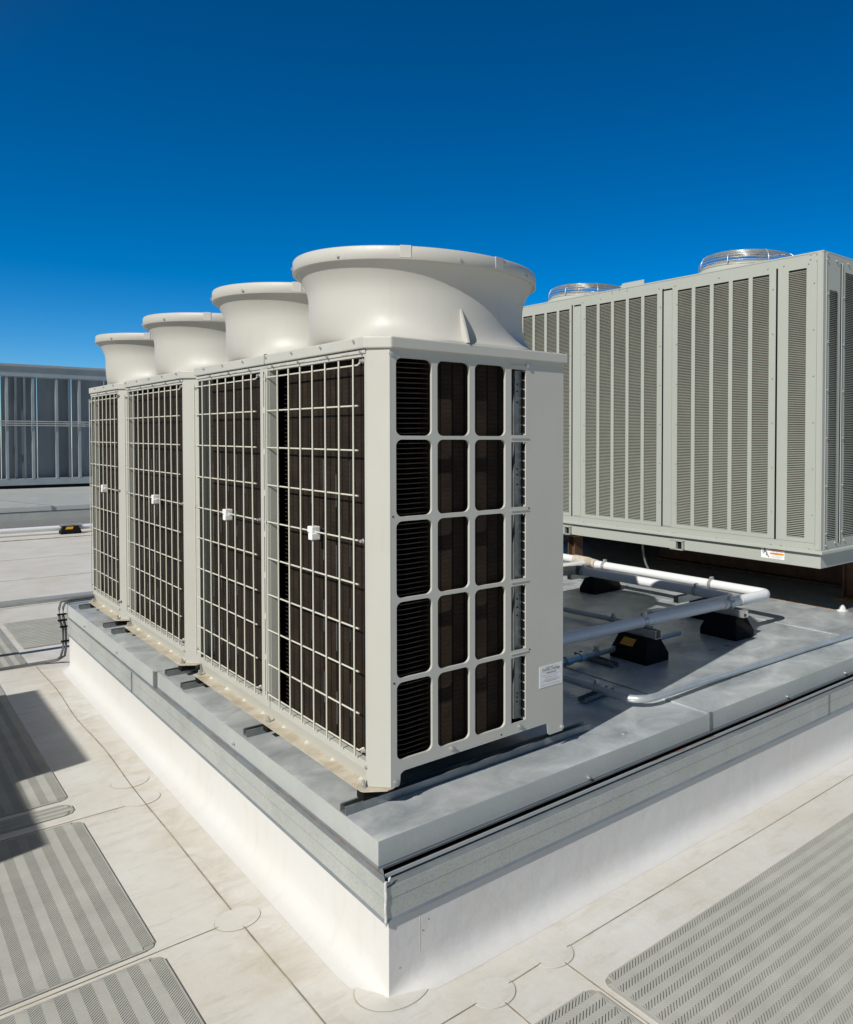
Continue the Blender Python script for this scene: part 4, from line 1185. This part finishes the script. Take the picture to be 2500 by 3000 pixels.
def clamp_at(root, p, axis, r, mat='zinc'):
    """two-piece clamp ring round a pipe, on the channel"""
    mb = MB(); p = Vector(p); n = 16; w = .014
    ax = Vector(axis)
    u = Vector((0, 0, 1)); v = ax.cross(u)
    ring = []
    for s in (-w, w):
        for rr in (r, r + .0035):
            ring.append([p + ax * s + (v * math.cos(2 * math.pi * k / n) + u * math.sin(2 * math.pi * k / n)) * rr for k in range(n)])
    vs = [q for rg in ring for q in rg]
    fs = []
    for a_, b_ in ((0, 1), (1, 3), (3, 2), (2, 0)):
        for k in range(n): fs.append((a_ * n + k, a_ * n + (k + 1) % n, b_ * n + (k + 1) % n, b_ * n + k))
    mb.add(vs, fs)
    mb.box(p.x - .012, p.x + .012, p.y - .008, p.y + .008, p.z + r, p.z + r + .018)
    q = p + Vector((0, 0, r + .011)); d = v * .014
    mb.cyl(q - d, q + d, .0055, 8)
    return mb
specs = [((1.775, .625), 0, 'black rubber pipe support with amber sticker, nearest to the beige unit', [((1.775, .592), 0)]),
         ((2.482, .600), 180, 'black rubber pipe support without visible sticker, under the corner end of the near white pipe', [((2.44, .545), 0)]),
         ((2.80, 1.01), -90, 'black rubber pipe support half hidden behind the crossing of the white pipes', [((2.589, .93), 1), ((2.838, 1.01), 1)]),
         ((2.84, 2.09), -90, 'black rubber pipe support with amber sticker, farthest of the four, near the pipe tee', [((2.561, 1.96), 1), ((2.828, 2.03), 1)])]
sup = [ps] + [copy_tree(ps) for _ in range(4)]
for i, (xy, rz, lb, cl) in enumerate(specs):
    o = sup[i]
    o.location = (xy[0], xy[1], PZ); o['label'] = lb
    ang = R(rz)
    o.rotation_euler = (0, 0, ang)
    for (c, ax) in cl:
        mb = clamp_at(o, (c[0], c[1], PIPEZ), (1, 0, 0) if ax == 0 else (0, 1, 0), .0295)
        ob = mb.build('pipe_clamp', M['zinc'], origin=(0, 0, 0))
        ob.parent = o
        ob.matrix_parent_inverse = Matrix.Translation(o.location) @ Matrix.Rotation(ang, 4, 'Z')
        ob.matrix_parent_inverse = ob.matrix_parent_inverse.inverted()
    if abs(rz) == 90:
        for ch in o.children:
            if ch.name.startswith('channel'): ch.location.y = -0.12; ch.scale.y = 1.35
# shade-side black support in the far background
o = sup[4]; o.location = (1.34, 12.95, GZ); o.rotation_euler = (0, 0, R(90)); o['label'] = 'small black and amber pipe support on the white roof far behind, at the left'

def arc(c, r, a0, a1, z, n=8):
    return [(c[0] + r * math.cos(R(a0 + (a1 - a0) * k / n)), c[1] + r * math.sin(R(a0 + (a1 - a0) * k / n)), z) for k in range(n + 1)]
def pipes():
    g = 'white insulated refrigerant pipes beside the units'
    pr = .0295
    root = thing('refrigerant_pipe', (2.0, .58, PIPEZ), 'white insulated pipe leaving the near unit that turns a square corner by the condensing unit', 'pipe', g)
    mb = MB(); ya = .570; xb = 2.838
    mb.tube([(.70, .625, PIPEZ), (1.775, .592, PIPEZ), (xb - .06, .556, PIPEZ)] + arc((xb - .05, .606), .05, -90, 0, PIPEZ)[1:] + [(xb, 1.0, PIPEZ), (2.828, 2.12, PIPEZ)], pr, 20)
    mb.build('pipe', M['pipe'], root)
    mb = MB()
    for x in (1.765, 2.43): mb.tube([(x - .03, .592 - (x - 1.775) * .05, PIPEZ), (x - .0, .592 - (x - 1.775) * .05, PIPEZ)], pr + .0012, 20)
    mb.tube([(2.55, .560, PIPEZ), (xb - .055, .556, PIPEZ)], pr + .0014, 20)
    mb.split('joint_sleeve', M['pipe'], root)
    # tee fitting
    mb = MB(); mb.tube([(2.828, 2.12, PIPEZ), (2.86, 2.24, PIPEZ)], pr + .004, 20); mb.tube([(2.84, 2.19, PIPEZ), (2.76, 2.20, PIPEZ)], pr + .003, 20); mb.tube([(2.86, 2.24, PIPEZ), (2.872, 2.42, PIPEZ)], pr + .007, 20)
    mb.build('tee', M['sleeve'], root)
    mb = MB(); mb.tube([(2.77, 2.20, PIPEZ), (2.60, 2.19, PIPEZ), (.72, 2.19, PIPEZ)], pr * .96, 18); mb.tube([(2.87, 2.40, PIPEZ), (2.88, 3.3, PIPEZ)], pr, 18)
    mb.build('branch', M['pipe'], root)
    root = thing('refrigerant_pipe', (2.57, 1.3, PIPEZ), 'white insulated pipe lying parallel and nearer, inside the corner of the other pipe', 'pipe', g)
    mb = MB(); mb.tube([(1.9, .655, PIPEZ - .004), (2.53, .635, PIPEZ - .004)] + arc((2.54, .685), .05, -90, 0, PIPEZ - .004)[1:] + [(2.589, .91, PIPEZ), (2.561, 2.0, PIPEZ)], pr, 20)
    mb.build('pipe', M['pipe'], root)
    mb = MB(); mb.tube([(2.561, 1.98, PIPEZ), (2.556, 2.03, PIPEZ)], pr + .005, 18); mb.build('collar', M['cable'], root)
    mb = MB(); mb.tube([(2.556, 2.03, PIPEZ), (2.50, 2.06, PIPEZ), (2.3, 2.06, PIPEZ)], pr + .003, 18); mb.build('elbow', M['sleeve'], root)
    mb = MB(); mb.tube([(2.3, 2.06, PIPEZ), (.72, 2.06, PIPEZ)], pr, 18); mb.build('branch', M['pipe'], root)
    # distant white pipes seen under the condenser
    for (y, z, r, lb, xx) in ((5.05, 0.02, .05, 'thick white pipe with amber band far behind, under the left end of the condensing unit', (3.3, 9)),
                              (4.62, 0.0, .04, 'white and grey pipe far behind, lying just in front of the thick banded one', (2.2, 9))):
        root = thing('roof_pipe', (5, y, z - r), lb, 'pipe')
        mb = MB(); mb.cyl((xx[0], y, z), (xx[1], y, z), r, 16); mb.build('pipe', M['pipe'], root)
        mb = MB()
        if r == .05: mb.cyl((4.84, y, z), (4.90, y, z), r + .003, 16); mb.build('amber_band', M['yellow'], root)
        mb = MB()
        for x in (4.0, 5.2, 6.6): mb.box(x, x + .05, y - .06, y + .06, PZ - .004 , z - r + .008)
        mb.split('foot', M['rubber'], root)
pipes()

def conduits():
    g = 'galvanised conduits on the metal pan'
    z = PZ + .0418 + .016
    rc = .0165
    def clampset(root, x, y, ang, rr=rc, L=.20):
        c = MB(); w = .0205; h = .0205
        d = Vector((math.cos(R(ang)), math.sin(R(ang)), 0)); n = Vector((-d.y, d.x, 0)); p = Vector((x, y, PZ + .004))
        for s in (-1, 1):
            q = [p - d * L / 2 + n * s * (w - .003), p + d * L / 2 + n * s * (w - .003), p + d * L / 2 + n * s * w, p - d * L / 2 + n * s * w]
            c.add([(v.x, v.y, v.z) for v in q] + [(v.x, v.y, v.z + .0205) for v in q], [(0, 1, 2, 3), (4, 5, 6, 7), (0, 1, 5, 4), (1, 2, 6, 5), (2, 3, 7, 6), (3, 0, 4, 7)])
        q = [p - d * L / 2 - n * w, p + d * L / 2 - n * w, p + d * L / 2 + n * w, p - d * L / 2 + n * w]
        c.add([(v.x, v.y, v.z) for v in q] + [(v.x, v.y, v.z + .003) for v in q], [(0, 1, 2, 3), (4, 5, 6, 7), (0, 1, 5, 4), (1, 2, 6, 5), (2, 3, 7, 6), (3, 0, 4, 7)])
        c.build('channel', M['strut'], root)
        k = MB(); zc = PZ + .026 + rr
        for s in (-.009, .009):
            a = Vector((x, y, zc)) ; 
            k.tube([a + d * (rr + .004) * math.cos(R(t)) + n * s + Vector((0, 0, (rr + .004) * math.sin(R(t)))) for t in range(-30, 211, 20)], .003, 6)
        k.box(x - .008, x + .008, y - .008, y + .008, zc + rr, zc + rr + .022)
        k.build('clamp', M['zinc'], root)
        return zc
    zc = PZ + .026 + rc
    root = thing('conduit', (1.6, .2, PZ), 'bright galvanised conduit bending out of the shade and running along the front of the pan', 'conduit', g)
    mb = MB(); 
    zt_ = PZ + rc + .003
    mb.tube([(1.16, .95, zc), (1.19, .50, zc), (1.197, .32, zc), (1.19, .215, zc), (1.193, .155, zc), (1.203, .115, zc), (1.222, .084, zc), (1.25, .062, zc), (1.29, .052, zc), (1.36, .050, zc), (1.58, .060, zc - .006), (2.0, .076, zt_), (2.44, .070, zt_), (3.4, .030, zt_)], rc, 16)
    mb.build('tube', M['conduit'], root); clampset(root, 1.197, .32, 8)
    root = thing('conduit', (1.5, .76, PZ), 'galvanised conduit with threaded couplings in the shade, leading to the nearest rubber block', 'conduit', g)
    mb = MB(); mb.tube([(.74, .735, zc), (1.55, .735, zc), (2.2, .72, zc)], rc, 14); mb.build('tube', M['conduit'], root)
    mb = MB()
    for x0, x1, rr in ((1.36, 1.40, .026), (1.40, 1.455, .021), (1.455, 1.485, .026)): mb.tube([(x0, .735, zc), (x1, .735, zc)], rr, 8, True, False)
    mb.split('coupling', M['zinc'], root); clampset(root, 1.57, .734, 90, L=.3)
    root = thing('conduit', (2.2, 1.5, PZ), 'galvanised conduit in the shade farther back, running toward the near white pipe', 'conduit', g)
    mb = MB(); mb.tube([(2.06, 2.4, zc), (2.115, 1.7, zc), (2.15, 1.30, zc), (2.155, .90, zc)], rc, 14); mb.build('tube', M['conduit'], root); clampset(root, 2.15, 1.22, 0)
    # behind the far end of the curb
    g2 = 'grey conduits behind the far end of the curb'
    root = thing('conduit', (-.5, 4.72, GZ), 'pair of grey galvanised conduits crossing the white roof behind the far end of the row', 'conduit', g2)
    mb = MB(); mb.tube([(-4, 4.70, -.086), (1.5, 4.70, -.080)], .0215, 16); mb.tube([(-4, 4.735, -.084), (1.5, 4.735, -.078)], .017, 12); mb.build('tube', M['conduit'], root)
    mb = MB(); 
    for x in (-2.2, .6): mb.box(x, x + .05, 4.66, 4.78, GZ + .002, -.105)
    mb.split('foot', M['strut'], root)
    root = thing('flexible_conduit', (-.3, 4.46, GZ), 'pair of thin black flexible conduits lying on the roof and climbing the far curb corner', 'conduit', g2)
    mb = MB()
    for d in (0, .022):
        mb.tube([(-4, 4.30 + d, GZ + .010), (-.45, 4.395 + d, GZ + .010), (-.22, 4.385 + d, GZ + .012), (-.14, 4.34 + d, GZ + .024), (-.108 - d, 4.285, GZ + .06), (-.102 - d * .7, 4.275, -.35), (-.103 - d * .7, 4.272, -.22), (-.112 - d, 4.27, -.165), (-.116 - d, 4.27, -.13), (-.116 - d, 4.27, -.075), (-.106 - d, 4.27, -.048 + d * .6), (-.07, 4.27, -.040 + d * .6), (.25, 4.27, -.036 + d * .6)], .0070, 10)
    mb.build('tube', M['cable'], root)
    mb = MB()
    for (x, z) in ((-.148, -.125), (-.146, -.165), (-.135, -.21), (-.13, -.31)): mb.box(x, x + .05, 4.260, 4.280, z, z + .010)
    mb.split('strap', M['black'], root)
conduits()

# ---------------------------------------------------------------- background: second curb, screen, pipe
def background():
    root = thing('equipment_curb', (2, 16.4, GZ), 'second roof curb with galvanised top far behind at the left, under the metal screen', 'roof curb')
    x0, x1 = -9, 14; y0, y1 = 13.55, 20
    mb = MB(); mb.box(x0, x1, y0 + .05, y1, GZ, -.2); mb.build('base', M['base'], root)
    mb = MB(); mb.prism([(y0 - .02, GZ + .001), (y0 + .05, GZ + .001), (y0 + .05, GZ + .08)], 0, x0, x1); mb.build('cant', M['base'], root)
    mb = MB(); mb.box(x0, x1, y0 - .02, y0 + .049, -.27, -.155); mb.build('skirt_flashing', M['skirt'], root)
    mb = MB(); mb.box(x0, x1, y0 - .015, y0 + .2, -.153, -.145); mb.build('ledge', M['ledge'], root)
    mb = MB(); mb.box(x0, 1.20, y0 + .01, y1, -.135, PZ); mb.box(1.204, x1, y0 + .013, y1, -.135, PZ - .003); mb.build('pan', M['fascia'], root)
    mb = MB(); mb.box(1.19, 1.215, y0 + .002, y0 + .012, -.14, PZ + .002); mb.tube([(1.2, y0 + .02, PZ + .002), (-.2, y1 - .8, PZ + .002)], .008, 4); mb.build('joint', M['ledge'], root)
    # screen
    ys = 19.057
    root = thing('equipment_screen', (2, ys, PZ), 'grey galvanised equipment screen of studs and sheet behind the farthest unit', 'screen wall')
    xa, xb = -7.5, 9.0
    fr = MB(); fr.box(xa, xb, ys, ys + .16, PZ + .07, .150); fr.build('bottom_rail', M['screen'], root, .004)
    fr = MB(); fr.box(xa, xb, ys - .02, ys + .18, 2.35, 2.60); fr.box(xa, xb, ys - .06, ys + .2, 2.56, 2.615); fr.build('top_rail', M['screen'], root, .004)
    fr = MB(); fr.box(xa, xb, ys + .03, ys + .1, PZ + .002, PZ + .07); fr.split('foot', M['black'], root)
    studs = []
    x = 1.257
    pat = [(-.99, .05), (-.75, .05), (-.42, .05), (0.0, .05), (.155, .035), (.30, .03), (.445, .055), (.86, .05), (1.10, .04), (1.275, .05), (1.70, .05), (2.0, .05), (2.3, .05)]
    k = -3
    xs = sorted(set([round(1.257 + dx + rep * 1.86, 3) for rep in range(-4, 5) for dx in (0.0, .445, .86, 1.275)]))
    for x in xs:
        if xa < x < xb:
            mb = MB(); mb.box(x - .022, x + .022, ys - .005, ys + .09, .151, 2.349); mb.box(x + .022, x + .03, ys + .02, ys + .09, .151, 2.349); mb.build('stud', M['screen'], root)
    mb = MB()
    for rep in range(-4, 5):
        for dx in (.16, .31, 1.10):
            x = 1.257 + dx + rep * 1.86
            if xa < x < xb: mb.box(x - .02, x + .02, ys + .10, ys + .16, .151, 2.349)
    mb.split('rear_stud', M['screen'], root)
    mb = MB()   # sheet panels behind, with narrow gaps between them
    x = xa
    edges = [xa]
    while edges[-1] < xb: edges.append(edges[-1] + .62)
    for i in range(len(edges) - 1):
        mb.box(edges[i], edges[i + 1] - .012, ys + .20 + (i % 2) * .012, ys + .206 + (i % 2) * .012, .151, 2.349)
    mb.split('sheet', M['sheet'], root)
    mb = MB()
    for z in (1.30, 1.345, 1.39): mb.cyl((xa, ys - .03, z), (xb, ys - .03, z), .011, 8)
    mb.split('conduit_run', M['conduit'], root)
    mb = MB()
    for x in (2.30, 2.60, .4, -1.4):
        for z in (1.30, 1.345, 1.39): mb.box(x - .035, x + .035, ys - .045, ys - .012, z - .014, z + .014)
    mb.split('conduit_strap', M['zinc'], root)
    root = thing('roof_pipe', (1, 13.0, GZ), 'long white pipe on the roof in front of the second curb, far at the left', 'pipe')
    mb = MB(); mb.cyl((-8, 13.0, GZ + .095), (10, 13.0, GZ + .095), .04, 12); mb.cyl((-8, 13.12, GZ + .09), (10, 13.12, GZ + .09), .035, 12); mb.build('pipe', M['pipe'], root)
    mb = MB()
    for x in (-2.6, 5.2): mb.box(x - .1, x + .1, 12.93, 13.2, GZ + .002, GZ + .06)
    mb.split('foot', M['rubber'], root)
background()

# ---------------------------------------------------------------- equipment standing left of the frame; only its shade enters the picture
def left_units():
    cot = math.cos(SUN_EL) / math.sin(SUN_EL)
    def box_unit(sx, ya, yb, h, lb, depth=1.2):
        # the +X top edge throws its shade to x = sx, y from ya to yb
        x = sx - h * cot * math.cos(SUN_AZ); dy = h * cot * math.sin(SUN_AZ)
        y0, y1 = ya - dy, yb - dy
        root = thing('rooftop_unit', (x - depth / 2, (y0 + y1) / 2, GZ), lb, 'rooftop unit')
        mb = MB(); mb.box(x - depth, x, y0, y1, GZ + .12, GZ + h); mb.build('casing', M['green'], root, .01)
        mb = MB(); mb.box(x - depth + .05, x - .05, y0 + .05, y1 - .05, GZ, GZ + .12); mb.build('plinth', M['fascia'], root)
        mb = MB(); mb.box(x, x + .012, y0 + .15, y1 - .15, GZ + .3, GZ + h - .2); mb.build('access_panel', M['green'], root, .004)
    box_unit(-0.325, 2.26, 3.75, 1.75, 'grey-green rooftop unit standing left of the picture, only its shade shows')
    box_unit(-0.60, 1.43, 2.27, 1.62, 'shorter grey-green rooftop unit left of the picture, beside the taller one')
left_units()
